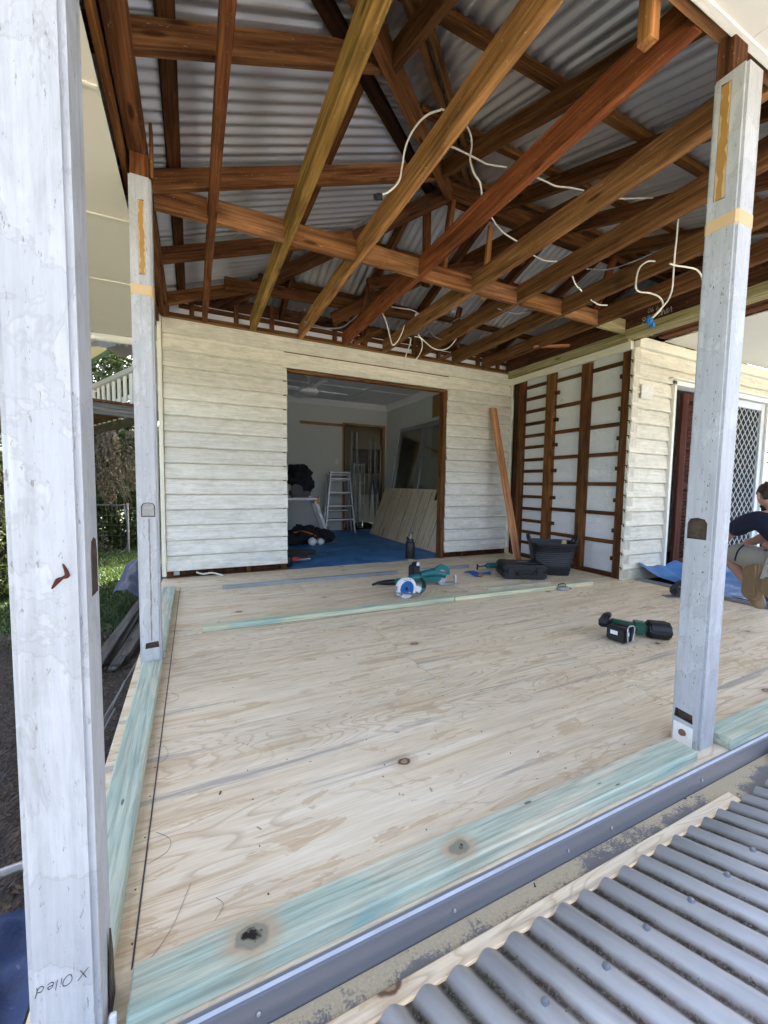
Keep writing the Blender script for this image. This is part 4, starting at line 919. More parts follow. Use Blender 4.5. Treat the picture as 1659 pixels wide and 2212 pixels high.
# flask
fk = thing('drink_flask', (2.62, 4.66, 0), 'black insulated drink flask with straw on the threshold', 'flask')
T_ = Mx.Translation(V((2.60, 4.66, .0)))
q = MB(); q.lathe([(.060, .018), (.062, .022), (.062, .215), (.056, .235), (.044, .245), (.044, .27), (.040, .275), (.01, .275)], T_, 28); q.build('body', m_black, fk, None, 40)
q = MB(); q.lathe([(.058, .0), (.0605, .003), (.0605, .0175), (.01, .0175)], T_, 28); q.build('base_ring', m_steel, fk, None, 40)
q = MB(); q.tube([(2.60, 4.66, .27), (2.607, 4.66, .31), (2.612, 4.66, .345)], .006, 8); q.build('straw', m_steel, fk, None, 40)
q = MB(); q.tube([(2.612, 4.66, .345), (2.62, 4.66, .355), (2.635, 4.66, .355)], .009, 8); q.build('mouthpiece', m_black, fk, None, 40)
q = MB(); q.tube([(2.55, 4.66, .262), (2.548, 4.66, .30), (2.565, 4.655, .30), (2.57, 4.66, .275)], .008, 8); q.build('carry_loop', m_black, fk, None, 40)

# ================================================================== LOOSE TIMBER AND TUBES ON THE DECK
tag(beam('treated_batten', (.04, 2.905, .0195), (2.02, 2.862, .0195), .085, .035, m_green, col=(1.5, 1.28, 1.1)), 'pale green pine batten lying across the deck, left end towards the wall corner', 'timber')
tag(beam('treated_batten', (2.03, 2.862, .0195), (3.69, 2.80, .0195), .085, .035, m_green, col=(1.45, 1.28, 1.12)), 'pale green pine batten continuing right to the stripped wall', 'timber')
tag(beam('treated_offcut', (2.52, 3.02, .015), (3.30, 2.985, .015), .07, .025, m_green, col=(1.5, 1.2, 1.05)), 'short pale green offcut lying behind the long batten', 'timber')
q = MB(); q.bar((.235, 3.985, .018), (2.05, 3.965, .018), .035, .034, bev=.003); tag(q.build('steel_tube', m_galv), 'grey square steel tube lying on the deck before the door, left length', 'tube')
q = MB(); q.bar((2.30, 3.96, .018), (3.02, 3.955, .018), .035, .034, bev=.003); tag(q.build('steel_tube', m_galv), 'grey square steel tube lying behind the power saws', 'tube')
tag(beam('leaning_plank', (3.885, 4.03, .014), (3.815, 4.545, 2.08), .105, .032, m_redp, up=(0, -1, .2)), 'reddish bare plank leaning upright against the weatherboards', 'plank')

Rc = random.Random(9); vs = []; fs = []
for k in range(900):
    cl = Rc.choice(((1.7, 3.3, .7), (2.6, 3.4, .8), (2.6, 1.6, .6), (1.0, 3.9, .9), (3.5, 3.0, .6), (2.0, 1.6, 1.3))); x, y = Rc.gauss(cl[0], cl[2]), Rc.gauss(cl[1], cl[2]*.5)
    if not (-.1 < x < 4.1 and .95 < y < 4.5): continue
    a = Rc.uniform(0, 6.28); L_ = Rc.uniform(.002, .010); w_ = Rc.uniform(.001, .003); d = V((math.cos(a)*L_, math.sin(a)*L_, Rc.uniform(0, .002))); e_ = V((-math.sin(a)*w_, math.cos(a)*w_, 0)); P = V((x, y, .0018)); i = len(vs); vs += [P-d-e_, P+d-e_, P+d+e_, P-d+e_]; fs.append((i, i+1, i+2, i+3))
me = bpy.data.meshes.new('wood_chips'); me.from_pydata(vs, [], fs); tag(obj('wood_chips', me, mk_leaf('wood_chip', (.10, .06, .03), (.85, .70, .48))), 'scattered wood chips and splinters on the plywood deck', 'wood chips', None, 'stuff')
# ================================================================== TUB, CASE, HAMMER AND OTHER TOOLS
tub = thing('rubber_tub', (3.72, 3.42, 0), 'black ribbed rubber tub standing against the stripped wall', 'tub')
def tubp(bx, by, tx, ty, h, cx, cy, rz):
    R_ = Mx.Translation(V((cx, cy, 0))) @ Mx.Rotation(rz, 4, 'Z'); m = MB(); N_ = 40
    def ring(hx, hy, z, e=5.):
        out = []
        for j in range(N_):
            a = 2*math.pi*j/N_; c, s = math.cos(a), math.sin(a)
            out.append(m.bm.verts.new(R_ @ V((hx*math.copysign(abs(c)**(2/e), c), hy*math.copysign(abs(s)**(2/e), s), z))))
        return out
    rings = []; K = 44
    for k in range(K+1):
        f = k/K; z = .004+h*f; rib = .0035*math.sin(f*2*math.pi*15) if .06 < f < .93 else 0
        rings.append(ring(bx+(tx-bx)*f+rib, by+(ty-by)*f+rib, z))
    rings.append(ring(tx+.012, ty+.012, h+.004)); rings.append(ring(tx+.012, ty+.012, h+.012)); rings.append(ring(tx-.006, ty-.006, h+.010))
    for k in range(6): f = 1-k/5; rings.append(ring(bx+(tx-bx)*f-.008, by+(ty-by)*f-.008, .014+(h-.014)*f))
    for A, B in zip(rings, rings[1:]):
        for j in range(N_): m.bm.faces.new((A[j], A[(j+1) % N_], B[(j+1) % N_], B[j]))
    m.bm.faces.new(rings[0][::-1]); m.bm.faces.new(rings[-1]); return m, R_
m, R_ = tubp(.185, .15, .245, .20, .36, 3.74, 3.36, -.62); m.build('bucket', m_rubber, tub, None, 35)
for s in (-1, 1):
    q = MB(); q.tube([R_ @ V((s*.235, -.09, .36)), R_ @ V((s*.26, -.07, .42)), R_ @ V((s*.262, 0, .45)), R_ @ V((s*.26, .07, .42)), R_ @ V((s*.235, .09, .36))], .013, 8, 6); q.build('handle', m_rubber, tub, None, 60)
tag(beam('timber_chip', R_ @ V((.10, -.13, .33)), R_ @ V((.13, -.04, .39)), .05, .015, m_pale), 'pale timber scrap poking out of the black tub', 'scrap')
case = thing('tool_case', (3.25, 3.32, 0), 'black plastic tool case lying flat in front of the tub', 'case')
CM = Mx.Translation(V((3.27, 3.345, 0))) @ Mx.Rotation(-.50, 4, 'Z')
q = MB(); q.box((0, 0, .052), (.46, .36, .085), CM, .016); q.build('base', m_black, case, None, 40)
q = MB(); q.box((0, 0, .128), (.46, .36, .06), CM, .016); q.box((0, .02, .161), (.30, .17, .008), CM, .003)
for dx in (-.16, .16): q.box((dx, 0, .160), (.05, .33, .006), CM, .002)
q.build('lid', m_black, case, None, 40)
for dx in (-.15, .15): q = MB(); q.box((dx, -.186, .095), (.06, .014, .075), CM, .004); q.build('latch', m_rubber, case, None, 40)
q = MB(); q.tube([CM @ V((-.08, -.185, .07)), CM @ V((-.07, -.215, .065)), CM @ V((.07, -.215, .065)), CM @ V((.08, -.185, .07))], .011, 8, 4); q.build('handle', m_rubber, case, None, 50)
q = MB(); q.box((.02, .02, .1655), (.10, .05, .001), CM); q.build('label_plate', m_alu, case)
hm = thing('hammer', (2.85, 3.55, 0), 'claw hammer with blue grip lying beside the tool case', 'hammer')
q = MB(); q.tube([(2.84, 3.545, .022), (3.02, 3.55, .022)], .013, 8, 0); q.build('handle', m_blueg, hm, None, 40)
q = MB(); q.bar((2.80, 3.60, .03), (2.80, 3.50, .03), .04, .05, bev=.01); q.lathe([(.024, -.02), (.026, .0), (.024, .02)], basis((1, 0, 0), (0, 0, 1), (0, -1, 0), (2.80, 3.48, .03)), 12); q.tube([(2.80, 3.60, .03), (2.79, 3.66, .025), (2.77, 3.70, .012)], [.018, .012, .004], 6); q.build('head', m_blueg, hm, None, 40)
q = MB(); q.lathe([(.02, -.003), (.025, .0), (.025, .012), (.02, .016)], basis((1, 0, 0), (0, 0, 1), (0, -1, 0), (2.80, 3.459, .03)), 12); q.build('striking_face', m_rust, hm, None, 40)
# teal impact driver behind the case
dr = thing('teal_drill', (3.2, 3.75, 0), 'teal drill lying behind the black tool case', 'drill')
q = MB(); q.tube([(3.12, 3.72, .06), (3.25, 3.70, .06)], .035, 12, 0); q.tube([(3.10, 3.72, .06), (3.13, 3.72, .06)], [.022, .035], 12, 0); q.build('motor_body', m_teal, dr, None, 40)
q = MB(); q.tube([(2.98, 3.735, .055), (3.11, 3.722, .06)], .008, 8, 0); q.bar((2.985, 3.735, .02), (2.985, 3.735, .085), .014, .014); q.build('chuck', m_black, dr, None, 40)
q = MB(); q.tube([(3.22, 3.70, .05), (3.26, 3.62, .04), (3.30, 3.56, .04)], .022, 10); q.box((3.32, 3.53, .035), (.09, .07, .06), bev=.01); q.build('grip', m_black, dr, None, 40)

# circular saw, blue blade facing the camera
cs = thing('circular_saw', (1.72, 3.12, 0), 'circular saw with blue blade and white guard in front of the door', 'saw')
fx = V((.93, .06, 0)).normalized(); fz = V((0, 0, 1)); fn = V((fx.y, -fx.x, 0))      # blade plane: fx right, fz up, fn towards camera
B0 = V((1.68, 3.06, .088))
BM = basis(fx, fz, fn, B0)
q = MB(); n = 48; q.prism([((.082 if j % 2 else .078)*math.cos(2*math.pi*j/n), (.082 if j % 2 else .078)*math.sin(2*math.pi*j/n)) for j in range(n)], -.001, .001, BM); bl = q.build('blade', m_blue, cs)
q = MB(); q.lathe([(.005, .001), (.014, .001), (.014, .008), (.009, .012), (.001, .012)], BM, 12); q.build('arbor_bolt', m_black, bl, None, 40)
ga = [math.radians(a) for a in range(-35, 216, 10)]
q = MB(); q.prism([(.098*math.cos(a), .098*math.sin(a)) for a in ga]+[(.072*math.cos(a), .072*math.sin(a)) for a in reversed(ga)], -.03, .012, BM, .003); q.build('upper_guard', m_white, cs, None, 40)
ga = [math.radians(a) for a in range(228, 322, 8)]
q = MB(); q.prism([(.086*math.cos(a), .086*math.sin(a)) for a in ga]+[(.04*math.cos(a), .04*math.sin(a)) for a in reversed(ga)], -.014, .006, BM, .002); q.build('lower_guard', m_white, cs, None, 40)
q = MB(); q.bar(BM @ V((-.13, -.015, .03)), BM @ V((.12, -.055, .03)), .05, .006, up=fz); q.bar(BM @ V((-.12, -.005, .02)), BM @ V((-.12, .04, .02)), .02, .012); q.build('base_plate', m_alu, cs)
q = MB(); q.tube([BM @ V((.05, .075, -.03)), BM @ V((.12, .085, -.03)), BM @ V((.185, .055, -.03)), BM @ V((.205, -.02, -.03)), BM @ V((.15, -.055, -.03))], [.03, .026, .022, .022, .026], 10); q.build('handle', m_teal, cs, None, 50)
q = MB(); q.tube([BM @ V((.15, .08, -.01)), BM @ V((.19, .045, -.01)), BM @ V((.20, -.015, -.01))], [.012, .014, .012], 8); q.build('grip_pad', m_black, cs, None, 50)
q = MB(); q.lathe([(.02, -.14), (.04, -.13), (.045, -.05), (.045, -.03)], BM, 18); q.build('motor', m_teal, cs, None, 40)
q = MB(); q.bar(BM @ V((.09, .0, .01)), BM @ V((.14, -.03, .01)), .02, .05, up=fz, bev=.004); q.build('bracket', m_white, cs)
text('lettering', 'makita', .019, BM @ basis((1, 0, 0), (0, 1, 0), (0, 0, 1), (.0, .082, .0125)), m_ink, cs, .15)
# second saw/driver behind it
s2 = thing('teal_saw', (2.1, 3.45, 0), 'teal cordless saw with black battery lying behind the blue-bladed saw', 'saw')
q = MB(); q.tube([(1.78, 3.50, .035), (1.92, 3.48, .05), (2.05, 3.46, .055)], [.028, .032, .036], 10); q.tube([(2.05, 3.46, .09), (2.2, 3.44, .11), (2.32, 3.42, .08)], [.035, .045, .04], 12); q.box((2.14, 3.40, .06), (.22, .08, .05), bev=.015); q.build('body', m_teal, s2, None, 50)
q = MB(); q.tube([(1.60, 3.53, .035), (1.70, 3.52, .035), (1.79, 3.50, .035)], [.012, .026, .03], 10); q.tube([(1.56, 3.535, .022), (1.62, 3.53, .035)], .012, 8, 0); q.build('nose', m_black, s2, None, 50)
q = MB(); q.box((1.97, 3.44, .14), (.085, .10, .13), None, .012); q.box((1.98, 3.43, .21), (.06, .07, .05), None, .01); q.build('battery', m_black, s2, None, 40)
q = MB(); q.box((1.985, 3.3935, .222), (.03, .002, .03)); q.build('battery_label', m_white, s2)
M2 = basis((.95, -.1, 0), (0, 0, 1), (-.1, -.99, 0), (2.27, 3.40, .10))
q = MB(); q.lathe([(.005, -.004), (.085, -.004), (.085, .0), (.005, .0)], M2, 32); q.build('blade', m_steel, s2, None, 40)
ga = [math.radians(a) for a in range(-10, 181, 10)]; q = MB(); q.prism([(.095*math.cos(a), .095*math.sin(a)) for a in ga]+[(.05*math.cos(a), .05*math.sin(a)) for a in reversed(ga)], -.02, .008, M2, .003); q.build('blade_guard', m_teal, s2, None, 40)
q = MB(); q.bar((2.20, 3.36, .012), (2.40, 3.34, .012), .10, .008); q.bar((2.385, 3.33, .01), (2.39, 3.34, .09), .02, .02); q.build('base_plate', m_steel, s2)
# chalk line reel
cr = thing('chalk_line_reel', (3.24, 2.745, 0), 'small grey chalk line reel in front of the pale batten', 'chalk line')
q = MB(); q.lathe([(.03, 0), (.055, .006), (.058, .02), (.05, .032), (.02, .036)], Mx.Translation(V((3.235, 2.745, 0))), 20, 1.2, .75); q.build('case', m_grey, cr, None, 40, (3.2, 3.2, 3.3))
q = MB(); q.tube([(3.19, 2.76, .036), (3.20, 2.76, .055), (3.26, 2.75, .058), (3.27, 2.745, .036)], .005, 6); q.tube([(3.30, 2.74, .012), (3.34, 2.735, .008)], .006, 6, 0); q.build('crank', m_black, cr)
# framing nail gun
ng = thing('nail_gun', (2.65, 1.68, 0), 'dark green and black cordless nail gun lying on the deck near the right post', 'nail gun')
ax_ = V((.74, -.67, 0)).normalized(); cx_ = V((ax_.y*-1, ax_.x, 0)); CC = V((2.80, 1.595, .068)); GMt = basis(V((-ax_.y, ax_.x, 0)), (0, 0, 1), ax_, CC)
q = MB(); q.prism([(.066*math.copysign(abs(math.cos(a))**.6, math.cos(a)), .064*math.copysign(abs(math.sin(a))**.6, math.sin(a))) for a in [2*math.pi*j/28 for j in range(28)]], -.07, .062, GMt, .014); q.build('end_cap', m_rubber, ng, None, 50)
q = MB(); q.box((.012, -.005, .0635), (.012, .075, .002), GMt); q.build('silver_badge', m_alu, ng)
text('marker_lettering', 'BSM', .034, GMt @ basis((0, 1, 0), (-1, 0, 0), (0, 0, 1), (-.018, 0, .0635)), m_white, ng)
q = MB(); q.bar(CC-ax_*.07, CC-ax_*.17+V((0, 0, .008)), .085, .10, bev=.02); q.bar(CC-ax_*.15, CC-ax_*.30+V((0, 0, .02)), .055, .075, bev=.015); q.build('body', m_hgreen, ng, None, 50)
H0, H1 = V((2.755, 1.675, .055)), V((2.545, 1.66, .062))
q = MB(); q.tube([H0, (H0+H1)/2+V((0, .012, .006)), H1], [.034, .024, .03], 12); q.build('handle', m_rubber, ng, None, 60)
q = MB(); q.tube([H0+V((-.01, .035, .035)), (H0+H1)/2+V((0, .03, .028)), H1+V((.02, .02, .035))], [.022, .014, .02], 10); q.build('handle_shell', m_hgreen, ng, None, 60)
BMt = Mx.Translation(V((2.495, 1.665, .066))) @ Mx.Rotation(.16, 4, 'Z'); q = MB(); q.box((0, 0, 0), (.085, .125, .115), BMt, .012); q.box((.03, -.02, .0), (.05, .095, .128), BMt, .012); q.build('battery', m_rubber, ng, None, 40)
q = MB(); q.box((.046, .0, .03), (.02, .13, .09), BMt, .008); q.build('battery_collar', m_hgreen, ng, None, 40)
q = MB(); q.box((-.0435, .01, .012), (.0015, .045, .03), BMt); q.build('battery_label', m_white, ng); q = MB(); q.box((-.010, -.0635, .012), (.02, .0015, .025), BMt); q.build('battery_label', m_white, ng)
q = MB(); q.bar((2.445, 1.745, .135), (2.62, 1.84, .125), .05, .035, bev=.006); q.bar((2.53, 1.775, .155), (2.59, 1.81, .155), .04, .03, bev=.008); q.build('magazine', m_black, ng, None, 40)
q = MB(); q.bar((2.59, 1.78, .08), (2.53, 1.835, .08), .05, .06, bev=.01); q.build('nose', m_black, ng, None, 40)
q = MB(); q.tube([(2.47, 1.585, .02), (2.463, 1.583, .06), (2.468, 1.59, .13), (2.50, 1.60, .142), (2.54, 1.60, .138), (2.55, 1.598, .12), (2.53, 1.59, .07), (2.515, 1.588, .03), (2.47, 1.585, .025)], .0042, 6, 4); q.build('belt_hook', m_steel, ng, None, 60)
ng.scale = (1, 1, .84)
# small plane/jig at the track
jg = thing('jigsaw', (4.05, 2.2, 0), 'small black power tool on a metal foot left of the right post', 'power tool')
q = MB(); q.bar((3.93, 2.20, .006), (4.22, 2.10, .006), .09, .008); q.build('foot', m_alu, jg)
q = MB(); q.box((4.05, 2.17, .05), (.13, .07, .06), None, .015); q.tube([(4.0, 2.19, .06), (4.06, 2.16, .13), (4.14, 2.13, .13)], .02, 8); q.build('body', m_black, jg, None, 40)

# ================================================================== TRACK, TARP
tk = thing('aluminium_track', (4.37, 1.9, 0), 'aluminium door track lying along the edge of the blue tarp', 'track')
for dx, h in ((0, .018), (.03, .026), (.06, .02)): box('track_rib', (4.352+dx, 4.362+dx), (.95, 2.74), (.002, h), m_alu, tk)
box('track_base', (4.346, 4.424), (.95, 2.74), (-.012, .0015), m_alu, tk)
tp = MB()
from mathutils import noise as NZ
def tarpf(u, v):
    x = 4.44+3.4*u; y = .95+1.83*v; z = .012+.03*abs(NZ.noise(V((x*3, y*3, 2))))+.012*NZ.noise(V((x*9, y*9, 5)))
    if v > .86: z += .10*((v-.86)/.14)**1.2*(1.1+.6*NZ.noise(V((x*4, 0, 1)))); x -= .02
    if u < .08 and v > .55: z += .05*(1-u/.08)*(v-.55)/.45
    return V((x, y, max(z, .004)))
tp.sheet(tarpf, 90, 50); tag(tp.build('blue_tarp', m_tarpb, None, None, 80), 'bright blue plastic tarp spread before the louvre door', 'tarp')

# ================================================================== CABLES
def cable(pts, label, r=.0058, mat=None, caps=None):
    q = MB(); q.tube(pts, r, 6, 6); o = q.build('electrical_cable', mat or m_cable, None, None, 80); tag(o, label, 'cable', 'loose cables in the roof')
    return o
L1 = cable([(1.248, 2.0, 3.032), (1.176, 2.0, 2.984), (1.113, 2.0, 2.915), (1.071, 2.02, 2.843), (1.056, 2.04, 2.787), (1.062, 2.08, 2.73), (1.054, 2.1, 2.666), (1.023, 2.15, 2.636), (.993, 2.18, 2.628)], 'white cable looping left off the yellow-brown joist, taped end')
q = MB(); q.blob((.975, 2.20, 2.622), (.028, .022, .02), 2, .5, 4, 1); q.build('black_tape', m_blackf, L1)
cable([(1.30, 2.08, 3.12), (1.42, 2.09, 3.14), (1.488, 2.1, 3.122), (1.522, 2.1, 3.084), (1.536, 2.1, 3.024), (1.527, 2.1, 2.941), (1.559, 2.1, 2.87), (1.604, 2.1, 2.833), (1.623, 2.1, 2.76)], 'white cable curling down right of the yellow-brown joist')
cable([(1.25, 2.1, 2.90), (1.411, 2.15, 3.008), (1.54, 2.2, 3.058), (1.697, 2.25, 3.1), (1.821, 2.3, 3.144), (1.977, 2.3, 3.179)], 'white cable stretched between the yellow-brown and red joists')
cable([(1.9, 2.1, 3.0), (2.062, 2.1, 3.009), (2.141, 2.1, 3.01), (2.233, 2.1, 3.01), (2.368, 2.1, 3.042), (2.497, 2.1, 3.063)], 'white cable emerging right of the red joist near the iron')
cable([(2.6, 2.05, 3.03), (2.8, 2.05, 3.072), (2.984, 2.05, 3.128), (3.303, 2.05, 3.228)], 'white cable running towards the top of the right post')
cable([(1.9, 2.45, 2.97), (1.985, 2.45, 2.934), (2.038, 2.45, 2.891), (2.113, 2.45, 2.857), (2.265, 2.45, 2.829)], 'white cable sloping down below the red joist')
cable([(2.40, 2.5, 2.83), (2.453, 2.5, 2.811), (2.56, 2.5, 2.799), (2.7, 2.5, 2.824)], 'short white cable length between the middle brown joists')
cable([(2.75, 2.4, 2.72), (2.78, 2.4, 2.667), (2.82, 2.4, 2.621), (2.887, 2.4, 2.59)], 'short white cable hanging left of the grey wire')
cable([(3.12, 2.5, 2.61), (3.168, 2.5, 2.597), (3.235, 2.5, 2.589), (3.332, 2.5, 2.605)], 'short white cable end beside the white-marked noggin')
L2 = cable([(2.99, 1.75, 2.85), (2.993, 1.75, 2.799), (3.009, 1.76, 2.716), (3.034, 1.78, 2.613), (3.066, 1.8, 2.509), (3.097, 1.82, 2.418), (3.127, 1.86, 2.36), (3.124, 1.9, 2.32), (3.05, 1.92, 2.24)], 'white cable hanging straight down to a blue connector')
q = MB(); q.box((3.03, 1.925, 2.215), (.05, .03, .05), Mx.Identity(4), .008); q.box((3.055, 1.92, 2.19), (.03, .03, .03)); q.build('blue_connector', m_tarpb, L2)
cable([(3.09, 1.95, 2.66), (3.007, 1.95, 2.639), (2.924, 1.95, 2.579), (2.879, 1.94, 2.493), (2.864, 1.93, 2.414), (2.909, 1.93, 2.397), (3.027, 1.93, 2.413), (3.118, 1.92, 2.4), (3.166, 1.92, 2.364), (3.143, 1.92, 2.313), (3.057, 1.92, 2.241)], 'white cable bulging left before joining the blue connector')
cable([(2.85, 1.7, 2.47), (2.933, 1.7, 2.476), (3.05, 1.7, 2.494), (3.156, 1.7, 2.501), (3.223, 1.7, 2.465), (3.25, 1.7, 2.38)], 'white cable passing behind the top of the right post')
cable([(1.898, 3.9, 2.838), (2.022, 3.9, 2.847), (2.142, 3.9, 2.853), (2.21, 3.9, 2.832), (2.252, 3.9, 2.811)], 'white cable arching towards the white junction above the door')
cable([(1.79, 3.9, 2.80), (1.801, 3.9, 2.744), (1.843, 3.9, 2.662), (1.884, 3.9, 2.534), (1.918, 3.9, 2.455), (1.976, 3.9, 2.504), (2.027, 3.9, 2.604), (2.052, 3.9, 2.68)], 'white cable hanging in a sharp V above the door')
cable([(2.233, 3.95, 2.808), (2.186, 3.95, 2.741), (2.168, 3.95, 2.632), (2.15, 3.95, 2.512), (2.111, 3.95, 2.412), (2.093, 3.95, 2.316), (2.114, 3.95, 2.278), (2.182, 3.95, 2.317), (2.264, 3.95, 2.411), (2.304, 3.95, 2.512), (2.287, 3.95, 2.593), (2.217, 3.95, 2.605), (2.135, 3.95, 2.58)], 'white cable dangling lowest in a loop above the door head')
cable([(2.216, 3.9, 2.613), (2.301, 3.9, 2.556), (2.416, 3.9, 2.497), (2.532, 3.9, 2.497), (2.634, 3.9, 2.549), (2.721, 3.9, 2.66), (2.777, 3.9, 2.792), (2.835, 3.9, 2.901), (2.88, 3.9, 2.946)], 'long white cable sagging in a wide curve right of the low loop')
cable([(2.346, 3.8, 2.735), (2.431, 3.8, 2.721), (2.53, 3.8, 2.733), (2.63, 3.8, 2.804), (2.806, 3.8, 2.896)], 'grey-white cable behind the joists above the wide curve', .0052, m_gcable)
cable([(2.384, 4.0, 2.757), (2.474, 4.0, 2.675), (2.593, 4.0, 2.652), (2.713, 4.0, 2.703), (2.817, 4.0, 2.82), (2.893, 4.0, 2.909)], 'dark grey cable sagging deep in the roof space', .005, m_gcable)
cable([(1.05, 4.2, 2.64), (1.2, 4.2, 2.618), (1.311, 4.2, 2.617), (1.458, 4.2, 2.655), (1.558, 4.2, 2.734), (1.642, 4.2, 2.827), (1.727, 4.2, 2.921)], 'thick grey cable rising behind the red joist near the wall', .008, m_gcable)
cable([(2.55, 3.02, 2.62), (2.667, 3.0, 2.60), (2.799, 3.0, 2.616), (2.936, 3.0, 2.668)], 'grey cable crossing behind the noggins', .006, m_gcable)
cable([(2.80, 2.3, 2.70), (3.0, 2.25, 2.72), (3.2, 2.2, 2.80), (3.4, 2.15, 2.90), (3.6, 2.1, 3.0)], 'thin black wire pair running up behind the blue connector', .005, m_gcable)
q = MB(); q.blob((2.17, 3.95, 2.60), (.03, .03, .025), 2, .4, 3, 2); tag(q.build('black_junction', m_blackf), 'black taped cable junction above the door', 'junction')
q = MB(); q.box((2.24, 3.95, 2.83), (.06, .05, .05), None, .01); tag(q.build('white_junction_box', m_white), 'small white junction box among the joists above the door', 'junction box')

# ================================================================== CROUCHING MAN
PR = Mx.Translation(V((4.2, 1.62, 0))) @ Mx.Rotation(math.radians(-121), 4, 'Z') @ Mx.Diagonal((.82, 1, 1, 1)) @ Mx.Translation(V((-4.41, -1.62, 0)))
man = thing('person', (4.2, 1.75, 0), 'crouching man in navy shirt, khaki shorts and boots at the right edge', 'person')
def skin(name, verts, edges, mat, root=0, sub=2, parent=man):
    me = bpy.data.meshes.new(name); me.from_pydata([v[0] for v in verts], edges, [])
    o = bpy.data.objects.new('tmp', me); COL.objects.link(o)
    o.modifiers.new('s', 'SKIN'); sv = me.skin_vertices[0].data
    for i, v in enumerate(verts):
        r = v[1] if isinstance(v[1], tuple) else (v[1], v[1]); sv[i].radius = r; sv[i].use_root = (i == root)
    m = o.modifiers.new('sub', 'SUBSURF'); m.levels = m.render_levels = sub
    bpy.context.view_layer.update()
    me2 = bpy.data.meshes.new_from_object(o.evaluated_get(bpy.context.evaluated_depsgraph_get())); bpy.data.objects.remove(o)
    me2.polygons.foreach_set('use_smooth', [True]*len(me2.polygons)); me2.name = name; me2.materials.clear(); me2.transform(PR); return obj(name, me2, mat, parent)
HIP, KN, AN = V((4.34, 1.66, .40)), V((3.72, 1.63, .40)), V((4.12, 1.63, .17))
bv = [((4.56, 1.80, .42), .13), ((4.52, 1.80, .58), .125), ((4.37, 1.79, .73), .14), ((4.30, 1.77, .83), .068), ((4.27, 1.745, .885), .062),
      ((4.245, 1.74, .90), .055),
      ((4.46, 1.69, .41), .10), ((4.12, 1.67, .425), .080), ((3.80, 1.66, .415), .058), ((3.92, 1.66, .34), .058), ((4.18, 1.66, .195), .042), ((4.25, 1.655, .15), .038), ((4.34, 1.64, .09), .036), ((4.41, 1.62, .045), .028),
      ((4.46, 1.93, .41), .10), ((4.12, 1.97, .47), .078), ((3.88, 1.98, .51), .060), ((3.95, 1.98, .32), .058), ((4.02, 1.98, .10), .042), ((3.99, 1.98, .05), .038), ((3.88, 1.98, .03), .028),
      ((4.24, 1.655, .755), .064), ((4.02, 1.645, .68), .055), ((3.77, 1.645, .515), .046), ((3.64, 1.72, .46), .040), ((3.57, 1.78, .42), .027), ((3.54, 1.80, .38), .022),
      ((4.26, 1.95, .77), .062), ((4.02, 1.97, .66), .050), ((3.80, 1.95, .54), .042), ((3.66, 1.90, .46), .036), ((3.58, 1.87, .40), .025), ((3.55, 1.86, .36), .022)]
be = [(0, 1), (1, 2), (2, 3), (3, 4), (4, 5), (0, 6), (6, 7), (7, 8), (8, 9), (9, 10), (10, 11), (11, 12), (12, 13), (0, 14), (14, 15), (15, 16), (16, 17), (17, 18), (18, 19), (19, 20),
      (2, 21), (21, 22), (22, 23), (23, 24), (24, 25), (25, 26), (2, 27), (27, 28), (28, 29), (29, 30), (30, 31), (31, 32)]
# fingers
for base, z_ in ((26, 0), (32, 0)):
    bx_, by_, bz_ = bv[base][0]
    for k, (dy, L_) in enumerate(((-.027, .07), (-.009, .08), (.009, .078), (.027, .06))):
        i = len(bv); bv.append(((bx_-.015, by_+dy, bz_-.03), .0095)); bv.append(((bx_-.02, by_+dy, bz_-.03-L_*.5), .0085)); bv.append(((bx_+.002, by_+dy, bz_-.03-L_*.9), .0075)); be += [(base, i), (i, i+1), (i+1, i+2)]
    i = len(bv); bv.append(((bx_+.028, by_-.025, bz_-.005), .010)); bv.append(((bx_+.03, by_-.03, bz_-.045), .008)); be += [(base, i), (i, i+1)]
body = skin('body', bv, be, m_skin)
# head with face, looking down to the left
hx = V((-.86, .10, -.42)).normalized(); hz_ = (V((0, 0, 1))-hx*hx.z).normalized(); hy = hz_.cross(hx); HMt = basis(hx, hy, hz_, (4.235, 1.735, .945))
q = MB(); gg = bmesh.ops.create_icosphere(q.bm, subdivisions=4, radius=1)
for v in gg['verts']:
    d = v.co.normalized(); x, y_, z = d.x*.098, d.y*.078, d.z*.112
    if z < -.02: x *= 1-.18*(-z-.02)/.09; y_ *= 1-.30*(-z-.02)/.09
    if x > 0:
        x += .022*math.exp(-((y_/.014)**2+((z+.012)/.026)**2))+.010*math.exp(-((y_/.05)**2+((z-.035)/.018)**2))+.007*math.exp(-((y_/.026)**2+((z+.060)/.008)**2))-.012*math.exp(-(((abs(y_)-.032)/.014)**2+((z-.008)/.014)**2))
    v.co = HMt @ V((x, y_, z))
for s in (-1, 1): q.tube([HMt @ V((-.008, s*.076, .028)), HMt @ V((-.022, s*.088, .012)), HMt @ V((-.012, s*.084, -.022)), HMt @ V((.0, s*.076, -.03))], [.008, .011, .009, .006], 8)
(bmesh.ops.transform(q.bm, matrix=PR, verts=q.bm.verts[:]), q.build('head', m_skin, body, None, 80))
q = MB(); gg = bmesh.ops.create_icosphere(q.bm, subdivisions=4, radius=1)
for v in gg['verts']:
    d = v.co.normalized(); k = 1+.05*NZ.noise(d*6); x, y_, z = d.x*.109*k-.006, d.y*.087*k, d.z*.122*k+.006
    lim = .03+.03*(d.x > .5) if d.x > .2 else (-.05 if d.x < -.35 else .018)
    if z < lim: z = lim; x *= .9; y_ *= .86
    v.co = HMt @ V((x, y_, z))
(bmesh.ops.transform(q.bm, matrix=PR, verts=q.bm.verts[:]), q.build('hair', m_hair, body, None, 80))
